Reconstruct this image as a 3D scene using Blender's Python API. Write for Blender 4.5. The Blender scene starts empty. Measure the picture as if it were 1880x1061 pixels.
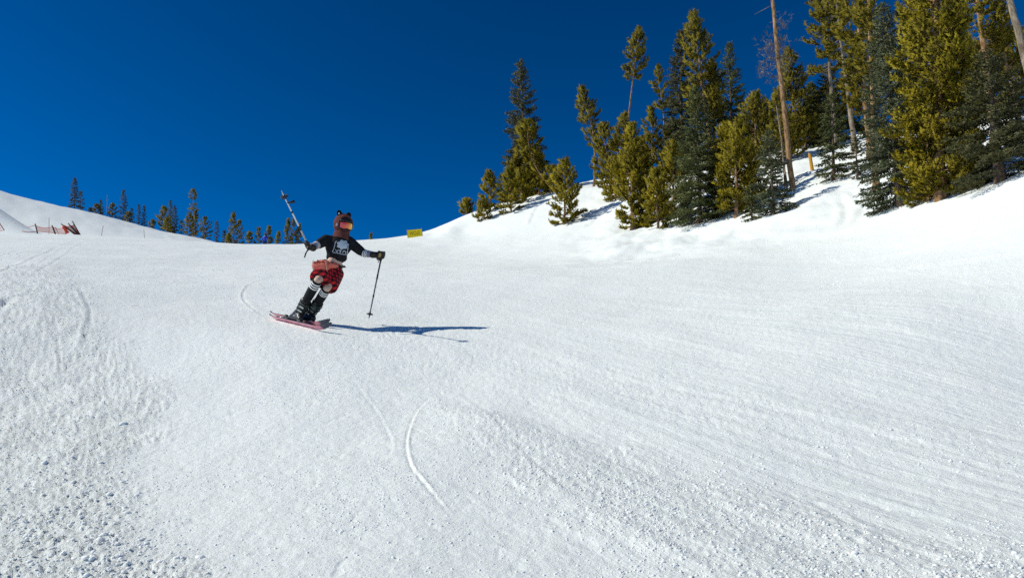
import bpy, math, random
import numpy as np
from mathutils import Vector, Matrix
from mathutils.bvhtree import BVHTree

# ---------------------------------------------------------------- camera maths
F = 24.0 / 36.0 * 1880.0
PITCH, ROLL = math.radians(11.0), math.radians(-2.5)
CAM = np.array([0.0, 0.0, 1.32])
def _rx(a): c, s = math.cos(a), math.sin(a); return np.array([[1, 0, 0], [0, c, -s], [0, s, c]])
def _rz(a): c, s = math.cos(a), math.sin(a); return np.array([[c, -s, 0], [s, c, 0], [0, 0, 1]])
CR = _rx(math.pi / 2 + PITCH) @ _rz(ROLL)
def ray(px, py):
    v = CR @ np.array([(px - 940.0) / F, -(py - 530.5) / F, -1.0]); return v
def at(px, py, d):
    """point seen at photo pixel (px,py) at horizontal distance d from the camera"""
    v = ray(px, py); return CAM + v * (d / math.hypot(v[0], v[1]))
def proj(P):
    q = (np.atleast_2d(P) - CAM) @ CR
    return np.stack([940 + F * q[:, 0] / -q[:, 2], 530.5 - F * q[:, 1] / -q[:, 2]], 1)

# ---------------------------------------------------------------- terrain shape
SY = 0.262
ANCH = [(x, y, SY * y + 0.035 * max(0, -x - 1.5)) for x in (-5, -1.5, 2, 5) for y in (-4, 0, 3, 6)]
for (px, py, d) in [
    (560, 598, 9.5), (300, 560, 12), (60, 540, 12.5), (900, 560, 12), (1250, 590, 9.4), (1700, 600, 8.3),
    # brow of the piste
    (800, 429, 51), (825, 421, 50), (750, 436, 52), (650, 442, 55), (560, 448, 58), (450, 449, 60), (300, 441, 60), (150, 433, 58), (0, 429, 56), (-200, 425, 56),
    (560, 500, 22), (300, 490, 24), (60, 475, 24), (900, 490, 24), (1250, 480, 20), (1650, 470, 16),
    # behind the brow
    (750, 450, 75), (650, 455, 78), (560, 456, 82), (450, 456, 85),
    (750, 500, 130), (560, 500, 140), (430, 490, 150),
    # hill at the left
    (-200, 430, 66), (0, 433, 66), (150, 437, 68), (300, 446, 72),
    (-200, 350, 105), (0, 392, 100), (150, 412, 100), (300, 436, 100), (380, 446, 105),
    (-200, 290, 140), (0, 352, 135), (75, 372, 132), (150, 388, 130), (225, 408, 127), (300, 426, 124), (380, 440, 122),
    (-200, 310, 185), (0, 380, 180), (150, 415, 175), (300, 450, 170),
    # foot of the wooded bank
    (850, 425, 49), (1000, 421, 42), (1150, 420, 36), (1300, 414, 31), (1450, 402, 27), (1640, 389, 23), (1880, 335, 19), (2150, 300, 16),
    # top of the bank
    (870, 392, 54), (920, 374, 56), (1000, 352, 55), (1080, 338, 53), (1200, 325, 50), (1300, 305, 48), (1450, 274, 45), (1600, 262, 41), (1760, 235, 36), (1900, 215, 32), (2200, 170, 28),
    (900, 410, 75), (1000, 372, 75), (1200, 338, 74), (1450, 285, 70), (1700, 240, 65), (1900, 215, 60), (2200, 190, 55),
    (1000, 420, 120), (1300, 360, 120), (1700, 300, 120), (2200, 260, 120)]:
    ANCH.append(tuple(at(px, py, d)))
for a in range(0, 360, 30):
    c, s = math.cos(math.radians(a)), math.sin(math.radians(a))
    ANCH.append((260 * c, 260 * s, 26 + 0.10 * 260 * s - 20 * abs(c)))
for (x, y) in [(-30, 0), (30, 0), (-25, -30), (25, -30), (0, -20), (0, -70), (70, 0), (-70, 0), (-60, 25)]:
    ANCH.append((x, y, 0.25 * y + (0.10 * abs(x) if y > -10 else 0)))
ANCH = np.array(ANCH, float)
def _tps(r2): return np.where(r2 > 1e-9, 0.5 * r2 * np.log(np.maximum(r2, 1e-9)), 0.0)
def _warp(x, y):
    # compress distance so that near and far anchors carry similar weight
    d = np.hypot(x, y); k = np.log1p(d / 6.0) / np.maximum(d, 1e-6)
    return x * k, y * k
_ax, _ay = _warp(ANCH[:, 0], ANCH[:, 1])
_n = len(ANCH)
_K = _tps((_ax[:, None] - _ax[None]) ** 2 + (_ay[:, None] - _ay[None]) ** 2) + 2e-4 * np.eye(_n)
# basis: a tilted plane in real space, so that the piste itself is straight
_P = np.stack([np.ones(_n), ANCH[:, 0], ANCH[:, 1]], 1)
_A = np.block([[_K, _P], [_P.T, np.zeros((3, 3))]])
_sol = np.linalg.solve(_A, np.concatenate([ANCH[:, 2], np.zeros(3)]))
def base_z(x, y):
    x = np.asarray(x, float); y = np.asarray(y, float)
    wx, wy = _warp(x, y); z = _sol[-3] + _sol[-2] * x + _sol[-1] * y
    for i in range(_n):
        z = z + _sol[i] * _tps((wx - _ax[i]) ** 2 + (wy - _ay[i]) ** 2)
    return z

# ---------------------------------------------------------------- camera, world, sun, exposure
scene = bpy.context.scene
COL = scene.collection
cam_data = bpy.data.cameras.new('camera'); cam_data.lens = 24.0; cam_data.sensor_width = 36.0
cam_data.clip_start = 0.05; cam_data.clip_end = 4000.0
cam = bpy.data.objects.new('camera', cam_data); COL.objects.link(cam)
_m = Matrix([list(CR[i]) + [CAM[i]] for i in range(3)] + [[0, 0, 0, 1]])
cam.matrix_world = _m
scene.camera = cam

SUN_EL, SUN_AZ = math.radians(40.5), math.radians(-10.0)     # azimuth: from the left (-x), turned towards +y
SUN_DIR = np.array([-math.cos(SUN_EL) * math.cos(SUN_AZ), math.cos(SUN_EL) * math.sin(SUN_AZ), math.sin(SUN_EL)])
world = bpy.data.worlds.new('World'); scene.world = world; world.use_nodes = True
nt = world.node_tree; nt.nodes.clear()
sky = nt.nodes.new('ShaderNodeTexSky'); sky.sky_type = 'NISHITA'; sky.sun_disc = False
sky.sun_elevation = SUN_EL; sky.sun_rotation = math.atan2(SUN_DIR[0], SUN_DIR[1])
sky.altitude = 3400; sky.air_density = 1.0; sky.dust_density = 0.0; sky.ozone_density = 5.0
hs = nt.nodes.new('ShaderNodeHueSaturation'); hs.inputs['Saturation'].default_value = 1.28; hs.inputs['Hue'].default_value = 0.494; hs.inputs['Value'].default_value = 1.0
bg = nt.nodes.new('ShaderNodeBackground'); bg.inputs['Strength'].default_value = 0.050
out = nt.nodes.new('ShaderNodeOutputWorld')
gm = nt.nodes.new('ShaderNodeGamma'); gm.inputs['Gamma'].default_value = 1.5
nt.links.new(sky.outputs[0], gm.inputs['Color']); nt.links.new(gm.outputs[0], hs.inputs['Color']); nt.links.new(hs.outputs[0], bg.inputs['Color']); nt.links.new(bg.outputs[0], out.inputs['Surface'])
sun_data = bpy.data.lights.new('sun', 'SUN'); sun_data.energy = 4.15; sun_data.angle = math.radians(0.53); sun_data.color = (1.0, 0.965, 0.85)
sun = bpy.data.objects.new('sun', sun_data); COL.objects.link(sun)
sun.rotation_euler = Vector(-SUN_DIR).to_track_quat('-Z', 'Y').to_euler()
vs = scene.view_settings; vs.view_transform = 'Standard'; vs.look = 'None'; vs.exposure = 0.0; vs.gamma = 1.0
vs.use_curve_mapping = False
scene.cycles.use_denoising = False
scene.cycles.max_bounces = 6

# ---------------------------------------------------------------- helpers
rng = np.random.default_rng(11)
def mat(name, col, rough=0.7, metal=0.0, spec=0.3):
    m = bpy.data.materials.new(name); m.use_nodes = True
    b = m.node_tree.nodes['Principled BSDF']
    b.inputs['Base Color'].default_value = (*col, 1); b.inputs['Roughness'].default_value = rough
    b.inputs['Metallic'].default_value = metal; b.inputs['Specular IOR Level'].default_value = spec
    return m
def N(m, t, **kw):
    n = m.node_tree.nodes.new(t)
    for k, v in kw.items(): setattr(n, k, v)
    return n
def L(m, a, b): m.node_tree.links.new(a, b)
def bsdf(m): return m.node_tree.nodes['Principled BSDF']
def ramp(m, stops, interp='LINEAR'):
    r = N(m, 'ShaderNodeValToRGB'); cr = r.color_ramp; cr.interpolation = interp
    while len(cr.elements) < len(stops): cr.elements.new(0.5)
    for e, (p, c) in zip(cr.elements, stops): e.position = p; e.color = (*c, 1)
    return r
def noise_mat(name, c1, c2, scale, rough=0.7, bump=0.0, bscale=None, spec=0.3, stretch=None):
    m = mat(name, c1, rough, spec=spec)
    tc = N(m, 'ShaderNodeTexCoord'); src = tc.outputs['Object']
    if stretch:
        mp = N(m, 'ShaderNodeMapping'); mp.inputs['Scale'].default_value = stretch; L(m, src, mp.inputs[0]); src = mp.outputs[0]
    n = N(m, 'ShaderNodeTexNoise'); n.inputs['Scale'].default_value = scale; n.inputs['Detail'].default_value = 4
    L(m, src, n.inputs['Vector'])
    r = ramp(m, [(0.35, c1), (0.65, c2)]); L(m, n.outputs['Fac'], r.inputs[0]); L(m, r.outputs[0], bsdf(m).inputs['Base Color'])
    if bump:
        n2 = N(m, 'ShaderNodeTexNoise'); n2.inputs['Scale'].default_value = bscale or scale * 3; n2.inputs['Detail'].default_value = 3
        L(m, src, n2.inputs['Vector'])
        b = N(m, 'ShaderNodeBump'); b.inputs['Strength'].default_value = 1.0; b.inputs['Distance'].default_value = bump
        L(m, n2.outputs['Fac'], b.inputs['Height']); L(m, b.outputs[0], bsdf(m).inputs['Normal'])
    return m
def attr_mat(name, stops, rough=0.8, interp='CONSTANT', attr='t', spec=0.2, bump=0.0):
    m = mat(name, stops[0][1], rough, spec=spec)
    a = N(m, 'ShaderNodeAttribute', attribute_name=attr); r = ramp(m, stops, interp)
    L(m, a.outputs['Fac'], r.inputs[0]); L(m, r.outputs[0], bsdf(m).inputs['Base Color'])
    return m

def mesh_np(name, V, faces, attrs=None, smooth=False):
    """faces: (n,3) or (n,4) int array"""
    me = bpy.data.meshes.new(name)
    V = np.ascontiguousarray(V, np.float32); faces = np.ascontiguousarray(faces, np.int32)
    k = faces.shape[1]; n = len(faces)
    me.vertices.add(len(V)); me.vertices.foreach_set('co', V.ravel())
    me.loops.add(n * k); me.loops.foreach_set('vertex_index', faces.ravel())
    me.polygons.add(n); me.polygons.foreach_set('loop_start', np.arange(0, n * k, k, dtype=np.int32))
    me.polygons.foreach_set('loop_total', np.full(n, k, np.int32))
    if smooth: me.polygons.foreach_set('use_smooth', np.ones(n, bool))
    for an, av in (attrs or {}).items():
        a = me.attributes.new(an, 'FLOAT', 'POINT'); a.data.foreach_set('value', np.ascontiguousarray(av, np.float32))
    me.update(calc_edges=True); me.validate()
    return me
class MB:
    """collects shapes in world space, build() links them as one mesh object"""
    def __init__(s): s.V = []; s.Fc = []; s.t = []; s.n = 0
    def add(s, V, faces, t=None):
        V = np.asarray(V, float); s.V.append(V); s.t.append(np.zeros(len(V)) if t is None else np.asarray(t, float))
        for f in faces: s.Fc.append([i + s.n for i in f])
        s.n += len(V); return s
    def tube(s, pts, rad, seg=10, cap=True, t0=0.0, t1=1.0, flat=1.0, side=None):
        pts = np.asarray(pts, float); k = len(pts); rad = np.broadcast_to(np.asarray(rad, float), (k,))
        V = []; T = []
        tang = np.gradient(pts, axis=0); tang /= np.linalg.norm(tang, axis=1)[:, None]
        ref = np.array(side if side is not None else ([0, 0, 1] if abs(tang[0][2]) < 0.9 else [1, 0, 0]), float)
        seglen = np.concatenate([[0], np.cumsum(np.linalg.norm(np.diff(pts, axis=0), axis=1))]); seglen = seglen / max(seglen[-1], 1e-9)
        for i in range(k):
            a = ref - tang[i] * (ref @ tang[i]); a /= np.linalg.norm(a); b = np.cross(tang[i], a)
            if side is None: ref = a
            for j in range(seg):
                w = 2 * math.pi * j / seg
                V.append(pts[i] + rad[i] * (math.cos(w) * a + flat * math.sin(w) * b)); T.append(t0 + (t1 - t0) * seglen[i])
        fs = [[i * seg + j, i * seg + (j + 1) % seg, (i + 1) * seg + (j + 1) % seg, (i + 1) * seg + j] for i in range(k - 1) for j in range(seg)]
        if cap: fs += [list(range(seg))[::-1], [(k - 1) * seg + j for j in range(seg)]]
        return s.add(V, fs, T)
    def cap(s, p0, p1, r0, r1, seg=12, hn=4, flat=1.0, side=None):
        """tapered capsule"""
        p0 = np.asarray(p0, float); p1 = np.asarray(p1, float); ax = p1 - p0; l = np.linalg.norm(ax); ax = ax / l if l > 1e-6 else np.array([0, 0, 1.0])
        pts = []; rr = []
        for i in range(hn + 1):
            a = math.pi / 2 * (1 - i / hn); pts.append(p0 - ax * r0 * math.sin(a) * 1.0); rr.append(max(r0 * math.cos(a), 1e-4))
        for i in range(hn + 1):
            a = math.pi / 2 * i / hn; pts.append(p1 + ax * r1 * math.sin(a)); rr.append(max(r1 * math.cos(a), 1e-4))
        ref = np.array(side if side is not None else ([0, 0, 1] if abs(ax[2]) < 0.9 else [1, 0, 0]), float)
        a = ref - ax * (ref @ ax); a /= np.linalg.norm(a); b = np.cross(ax, a)
        V = []
        for p, r in zip(pts, rr):
            for j in range(seg):
                w = 2 * math.pi * j / seg; V.append(p + r * (math.cos(w) * a + flat * math.sin(w) * b))
        k = len(pts)
        fs = [[i * seg + j, i * seg + (j + 1) % seg, (i + 1) * seg + (j + 1) % seg, (i + 1) * seg + j] for i in range(k - 1) for j in range(seg)]
        fs += [list(range(seg))[::-1], [(k - 1) * seg + j for j in range(seg)]]
        return s.add(V, fs)
    def ell(s, c, ax, seg=16, rings=10):
        """ellipsoid; ax = three axis vectors with lengths"""
        c = np.asarray(c, float); A = [np.asarray(a, float) for a in ax]; V = [c + A[2]]
        for i in range(1, rings):
            th = math.pi * i / rings
            for j in range(seg):
                w = 2 * math.pi * j / seg
                V.append(c + math.cos(th) * A[2] + math.sin(th) * (math.cos(w) * A[0] + math.sin(w) * A[1]))
        V.append(c - A[2]); n = len(V)
        flip = np.dot(np.cross(A[0], A[1]), A[2]) < 0
        fs = [[0, 1 + j, 1 + (j + 1) % seg] for j in range(seg)]
        fs += [[1 + i * seg + j, 1 + (i + 1) * seg + j, 1 + (i + 1) * seg + (j + 1) % seg, 1 + i * seg + (j + 1) % seg] for i in range(rings - 2) for j in range(seg)]
        fs += [[n - 1, n - 1 - seg + (j + 1) % seg, n - 1 - seg + j] for j in range(seg)]
        if flip: fs = [f[::-1] for f in fs]
        return s.add(V, fs)
    def box(s, c, ax):
        c = np.asarray(c, float); a, b, d = [np.asarray(q, float) for q in ax]
        V = [c + i * a + j * b + k * d for i in (-1, 1) for j in (-1, 1) for k in (-1, 1)]
        fs = [[0, 1, 3, 2], [4, 6, 7, 5], [0, 4, 5, 1], [2, 3, 7, 6], [0, 2, 6, 4], [1, 5, 7, 3]]
        if np.dot(np.cross(a, b), d) < 0: fs = [f[::-1] for f in fs]
        return s.add(V, fs)
    def build(s, name, material, parent=None, origin=None, smooth=True, voxel=None, smooth_it=4, bevel=None):
        V = np.concatenate(s.V); T = np.concatenate(s.t)
        if origin is None: origin = world_loc(parent) if parent is not None else np.zeros(3)
        V = V - np.asarray(origin)
        me = bpy.data.meshes.new(name); me.from_pydata(V.tolist(), [], s.Fc)
        if not voxel:
            a = me.attributes.new('t', 'FLOAT', 'POINT'); a.data.foreach_set('value', T.astype(np.float32))
        ob = bpy.data.objects.new(name, me)
        if voxel or bevel:
            COL.objects.link(ob)
            if voxel:
                md = ob.modifiers.new('r', 'REMESH'); md.mode = 'VOXEL'; md.voxel_size = voxel
                if smooth_it:
                    ms = ob.modifiers.new('s', 'SMOOTH'); ms.factor = 0.5; ms.iterations = smooth_it
            if bevel:
                mb = ob.modifiers.new('b', 'BEVEL'); mb.width = bevel; mb.segments = 2
            dg = bpy.context.evaluated_depsgraph_get()
            me2 = bpy.data.meshes.new_from_object(ob.evaluated_get(dg)); me2.name = name
            ob.modifiers.clear(); ob.data = me2; bpy.data.meshes.remove(me); me = me2
        else: COL.objects.link(ob)
        if smooth: me.polygons.foreach_set('use_smooth', np.ones(len(me.polygons), bool))
        me.materials.clear(); me.materials.append(material)
        if parent is not None: ob.parent = parent; ob.location = Vector(origin) - Vector(world_loc(parent))
        else: ob.location = Vector(origin)
        WLOC[ob] = np.asarray(origin, float)
        return ob
WLOC = {}
def world_loc(o): return WLOC[o]
def empty(name, loc):
    o = bpy.data.objects.new(name, None); o.empty_display_size = 0.2; COL.objects.link(o); o.location = Vector(loc); WLOC[o] = np.asarray(loc, float); return o
def link(name, me, material, parent=None, loc=(0, 0, 0)):
    o = bpy.data.objects.new(name, me); COL.objects.link(o)
    if not me.materials: me.materials.append(material)
    if parent is not None: o.parent = parent; o.location = Vector(loc) - Vector(WLOC[parent])
    else: o.location = Vector(loc)
    WLOC[o] = np.asarray(loc, float); return o
def tag(o, label=None, cat=None, group=None, kind=None):
    for k, v in (('label', label), ('category', cat), ('group', group), ('kind', kind)):
        if v: o[k] = v
    return o
def nrm(v): v = np.asarray(v, float); return v / np.linalg.norm(v)

# vectorised gradient noise
_perm = np.random.default_rng(5).permutation(4096).astype(np.int64)
_ga = np.random.default_rng(6).uniform(0, 2 * math.pi, 4096); _gx, _gy = np.cos(_ga), np.sin(_ga)
def gnoise(x, y, seed=0):
    xi = np.floor(x).astype(np.int64); yi = np.floor(y).astype(np.int64); fx = x - xi; fy = y - yi
    u = fx * fx * fx * (fx * (fx * 6 - 15) + 10); v = fy * fy * fy * (fy * (fy * 6 - 15) + 10)
    def g(ix, iy, dx, dy):
        h = _perm[(_perm[(ix + seed * 131) & 4095] + iy) & 4095]; return _gx[h] * dx + _gy[h] * dy
    a = g(xi, yi, fx, fy); b = g(xi + 1, yi, fx - 1, fy); c = g(xi, yi + 1, fx, fy - 1); d = g(xi + 1, yi + 1, fx - 1, fy - 1)
    return 1.5 * ((a * (1 - u) + b * u) * (1 - v) + (c * (1 - u) + d * u) * v)
def sstep(a, b, x): t = np.clip((x - a) / (b - a), 0, 1); return t * t * (3 - 2 * t)
_hd = np.geomspace(1.2, 240, 900)
def hit(px, py):
    """where the sight line through a photo pixel meets the snow"""
    v = ray(px, py); k = _hd / math.hypot(v[0], v[1])
    z = CAM[2] + v[2] * k; g = base_z(v[0] * k, v[1] * k); f = z - g
    i = np.argmax(f < 0)
    if f[i] >= 0: i = len(_hd) - 1
    w = f[i - 1] / (f[i - 1] - f[i]) if i > 0 else 0
    d = _hd[i - 1] + w * (_hd[i] - _hd[i - 1]); p = at(px, py, d); return p

# ---------------------------------------------------------------- snow surface
def polydist(x, y, poly):
    """signed distance to a polygon, positive inside"""
    P = np.asarray(poly, float); d2 = np.full(x.shape, 1e18); ins = np.zeros(x.shape, bool)
    for i in range(len(P)):
        ax, ay = P[i]; bx, by = P[(i + 1) % len(P)]; ex, ey = bx - ax, by - ay
        w = np.clip(((x - ax) * ex + (y - ay) * ey) / (ex * ex + ey * ey + 1e-12), 0, 1)
        d2 = np.minimum(d2, (x - ax - w * ex) ** 2 + (y - ay - w * ey) ** 2)
        c = (ay > y) != (by > y); ins ^= c & (x < (bx - ax) * (y - ay) / (by - ay + 1e-12) + ax)
    return np.where(ins, 1, -1) * np.sqrt(d2)
def linedist(x, y, pts):
    """distance to a polyline, side sign, and running parameter"""
    best = np.full(x.shape, 1e9); sg = np.zeros(x.shape); tt = np.zeros(x.shape); n = len(pts) - 1
    for i in range(n):
        ax, ay = pts[i]; bx, by = pts[i + 1]; ex, ey = bx - ax, by - ay
        w = np.clip(((x - ax) * ex + (y - ay) * ey) / (ex * ex + ey * ey + 1e-12), 0, 1)
        dx, dy = x - ax - w * ex, y - ay - w * ey; d = np.hypot(dx, dy); m = d < best
        best = np.where(m, d, best); sg = np.where(m, np.sign(ex * dy - ey * dx), sg); tt = np.where(m, (i + w) / n, tt)
    return best, sg, tt
def W(pts): return np.array([hit(*p)[:2] for p in pts])
def curve(pts, k=10):
    P = W(pts); n = len(P); o = []
    for i in range(n - 1):
        p0, p1, p2, p3 = P[max(i - 1, 0)], P[i], P[i + 1], P[min(i + 2, n - 1)]
        for j in range(k):
            u = j / k; o.append(0.5 * (2 * p1 + (p2 - p0) * u + (2 * p0 - 5 * p1 + 4 * p2 - p3) * u * u + (3 * p1 - p0 - 3 * p2 + p3) * u ** 3))
    o.append(P[-1]); return np.array(o)
LUMP_L = W([(-300, 1400), (-260, 700), (-220, 520), (0, 490), (130, 480), (180, 560), (240, 640), (335, 715), (305, 790), (262, 850), (300, 930), (335, 990), (430, 1070), (600, 1400)])
CHUNK_R = W([(770, 722), (870, 742), (1000, 780), (1150, 815), (1300, 855), (1500, 905), (1700, 960), (2000, 1020), (2100, 1300), (1400, 1300), (1200, 1080), (1120, 1000), (900, 900), (800, 820)])
CHUNK_U = W([(560, 620), (650, 605), (900, 600), (1100, 655), (1400, 715), (1880, 800), (2000, 860), (1880, 885), (1400, 812), (1100, 750), (850, 705), (700, 690)])
TRACKS = [  # polyline, half width, depth, side of the berm
    (curve([(860, 705), (800, 726), (768, 752), (750, 790), (746, 825), (757, 865), (790, 908), (840, 965)]), 0.008, 0.008, 1),
    (curve([(640, 690), (690, 755), (714, 800), (718, 828), (700, 850)]), 0.010, 0.0035, 1),
    (curve([(840, 715), (900, 765), (985, 850), (1080, 930)]), 0.020, 0.004, -1),
    (curve([(560, 500), (500, 508), (465, 521), (447, 536), (450, 552), (470, 570), (505, 590)]), 0.016, 0.016, -1),
    (curve([(-30, 514), (0, 502), (50, 480), (100, 457), (140, 441), (160, 437)]), 0.030, 0.016, 1),
    (curve([(60, 506), (105, 478), (140, 452), (170, 440)]), 0.030, 0.013, 1),
    (curve([(45, 500), (85, 476), (120, 452), (150, 439)]), 0.022, 0.008, 1),
    (curve([(-20, 480), (40, 458), (110, 439)]), 0.03, 0.012, 1),
    (curve([(-20, 580), (10, 556), (25, 543)]), 0.05, 0.03, 1),
    (curve([(150, 650), (165, 600), (163, 560), (140, 520)]), 0.03, 0.010, 1),
    (curve([(1480, 905), (1600, 970), (1740, 1045)]), 0.022, 0.007, 1),
    (curve([(745, 632), (790, 612), (822, 600)]), 0.02, 0.012, 1),
    (curve([(690, 622), (725, 611), (760, 604)]), 0.02, 0.012, 1),
    (curve([(1090, 690), (1400, 750), (1880, 855)]), 0.04, 0.005, 1),
    (curve([(1500, 470), (1650, 500), (1880, 560)]), 0.04, 0.005, 1),
    (curve([(1300, 520), (1600, 590), (1880, 670)]), 0.04, 0.005, 1),
    (curve([(1545, 412), (1555, 385), (1540, 350)]), 0.12, 0.03, 1),
    (curve([(1575, 405), (1585, 375), (1560, 345)]), 0.12, 0.03, 1),
    (curve([(975, 412), (982, 392), (990, 375)]), 0.15, 0.03, 1),
    (curve([(1080, 415), (1095, 395), (1100, 378)]), 0.15, 0.03, 1),
]
def relief(x, y, fine=0.0):
    """small-scale height of the snow; fine = local mesh spacing in metres"""
    d = np.hypot(x, y); z = np.zeros_like(x)
    def oct_(wl, amp, seed, ax=1.0, ay=1.0, rot=0.0):
        c, s = math.cos(rot), math.sin(rot); u = (x * c + y * s) / (wl * ax); v = (-x * s + y * c) / (wl * ay)
        f = sstep(1.2, 2.8, wl * min(ax, ay) / np.maximum(fine, 1e-4)); return gnoise(u, v, seed) * amp * f
    wx = x + 0.22 * gnoise(x * 1.7, y * 1.7, 31) + 0.05 * gnoise(x * 8, y * 8, 32); wy = y + 0.22 * gnoise(x * 1.7, y * 1.7, 33) + 0.05 * gnoise(x * 8, y * 8, 34)
    mL = sstep(-0.12, 0.35, polydist(wx, wy, LUMP_L)); mR = sstep(-0.05, 0.30, polydist(wx, wy, CHUNK_R)); mU = sstep(-0.05, 0.30, polydist(wx, wy, CHUNK_U)) * 0.55
    A = math.radians(-62)            # most ski lines run down the fall line and to the right
    streak = oct_(0.22, 1, 1, 9, 1, A) + 0.7 * oct_(0.10, 1, 2, 12, 1, A + 0.06) + 0.5 * oct_(0.05, 1, 3, 14, 1, A - 0.05)
    rs = sstep(-0.12, 0.25, x / np.maximum(d, 0.5)); z += (0.0010 + 0.0042 * rs) * streak * (1 - 0.7 * mL)
    z += oct_(3.2, 0.05, 4) + oct_(1.1, 0.018, 5) + oct_(0.42, 0.006, 6)
    # ploughed snow piled along the turns
    mm = np.maximum(mR, mU)
    z += mR * (0.012 + oct_(0.35, 0.012, 7, 3, 1, A)) + mU * oct_(0.35, 0.012, 8, 3, 1, A)
    bil = lambda wl, seed: np.abs(gnoise(x / wl, y / wl, seed)) * sstep(0.7, 1.5, wl / np.maximum(fine, 1e-4))
    z += mL * (oct_(0.30, 0.016, 9) + 0.008 * bil(0.13, 10) + 0.021 * bil(0.055, 11) + 0.019 * bil(0.026, 12))
    z += mm * (0.007 * bil(0.08, 13) + 0.009 * bil(0.038, 14))
    z += (1 - mL) * (oct_(0.12, 0.0022, 15) + oct_(0.055, 0.0016, 16))
    pit = gnoise(x / 0.07, y / 0.07, 18); z -= (0.004 + 0.004 * mm) * sstep(0.45, 0.8, pit) * sstep(1, 2, 0.07 / np.maximum(fine, 1e-4))
    for pts, hw, dep, side in TRACKS:
        lo = pts.min(0) - 0.8; hi = pts.max(0) + 0.8; k = np.nonzero((x > lo[0]) & (x < hi[0]) & (y > lo[1]) & (y < hi[1]))[0]
        if not len(k): continue
        q, sg, tt = linedist(x[k], y[k], pts); fade = sstep(0, 0.15, tt) * sstep(1, 0.8, tt) * np.clip(0.75 + 0.9 * gnoise(x[k] / (6 * hw), y[k] / (6 * hw), 71), 0, 1.3)
        z[k] += fade * (-dep * np.exp(-(q / hw) ** 2) + dep * 0.9 * np.exp(-((q * sg * side - 2.2 * hw) / (1.1 * hw)) ** 2))
    # tree bank: soft hummocks; far hill: tilled roughness
    bank = sstep(18, 30, d) * sstep(0.02, 0.16, x / np.maximum(d, 1) - 0.02)
    z += bank * (0.26 * gnoise(x / 3.1, y / 3.1, 20) + 0.13 * gnoise(x / 1.3, y / 1.3, 21) + 0.03 * gnoise(x / 0.4, y / 0.4, 24))
    hill = sstep(75, 95, d) * sstep(-0.2, -0.45, x / np.maximum(d, 1))
    z += hill * (0.08 * gnoise(x / 5, y / 9, 22) + 0.07 * gnoise(x / 1.6, y / 2.4, 23))
    return z
def ground_z(x, y):
    x = np.atleast_1d(np.asarray(x, float)); y = np.atleast_1d(np.asarray(y, float)); return base_z(x, y) + relief(x, y, 0.02)

# rings of vertices, fine in front of the camera and coarse elsewhere
def build_snow():
    az_f = np.linspace(-46, 46, 860); az_c = np.linspace(46, 314, 70)[1:-1]
    az = np.radians(np.concatenate([az_f, az_c])); na = len(az)
    s = np.linspace(0, 1, 640)
    # spacing: blend of even steps in 1/d (even rows on the picture) and even steps in log d
    dd = np.geomspace(0.25, 420, 6000); c1 = 1 / 0.9 - 1 / np.maximum(dd, 0.9); c1 = np.cumsum(np.gradient(c1) * sstep(1.2, 2.4, dd)); c1 /= c1[-1]; c2 = np.log(dd / dd[0]); c2 /= c2[-1]
    c3 = sstep(10, 70, dd); cdf = 0.55 * c1 + 0.25 * c2 + 0.20 * c3
    rad = np.interp(s, cdf, dd)
    R_, A_ = np.meshgrid(rad, az, indexing='ij'); x = (R_ * np.sin(A_)).ravel(); y = (R_ * np.cos(A_)).ravel()
    fine = np.tile(np.concatenate([np.full(860, math.radians(92 / 859)), np.full(na - 860, math.radians(268 / 69))]), len(rad)) * R_.ravel()
    z = base_z(x, y) + relief(x, y, fine)
    V = np.concatenate([np.stack([x, y, z], 1), [[0, 0, float(base_z(0, 0))]]])
    i = np.arange(len(rad) - 1)[:, None]; j = np.arange(na)[None]; j2 = (j + 1) % na
    q = np.stack([i * na + j, i * na + j2, (i + 1) * na + j2, (i + 1) * na + j], -1).reshape(-1, 4)[:, ::-1]
    # where skiers have scraped long lines into the surface
    dd_ = np.hypot(V[:, 0], V[:, 1]); st = sstep(-0.10, 0.30, V[:, 0] / np.maximum(dd_, 0.5)) * np.clip(0.6 + 1.0 * gnoise(V[:, 0] / 2.6, V[:, 1] / 4.5, 80), 0.12, 1.1) + 0.06
    return mesh_np('snow_ground', V, q, {'streak': st, 'lump': sstep(-0.1, 0.4, polydist(V[:, 0], V[:, 1], LUMP_L)) + 0.5 * sstep(-0.1, 0.4, polydist(V[:, 0], V[:, 1], CHUNK_R))}, smooth=True)
SNOW = mat('snow', (0.85, 0.885, 0.885), 0.75, spec=0.25)
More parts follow.
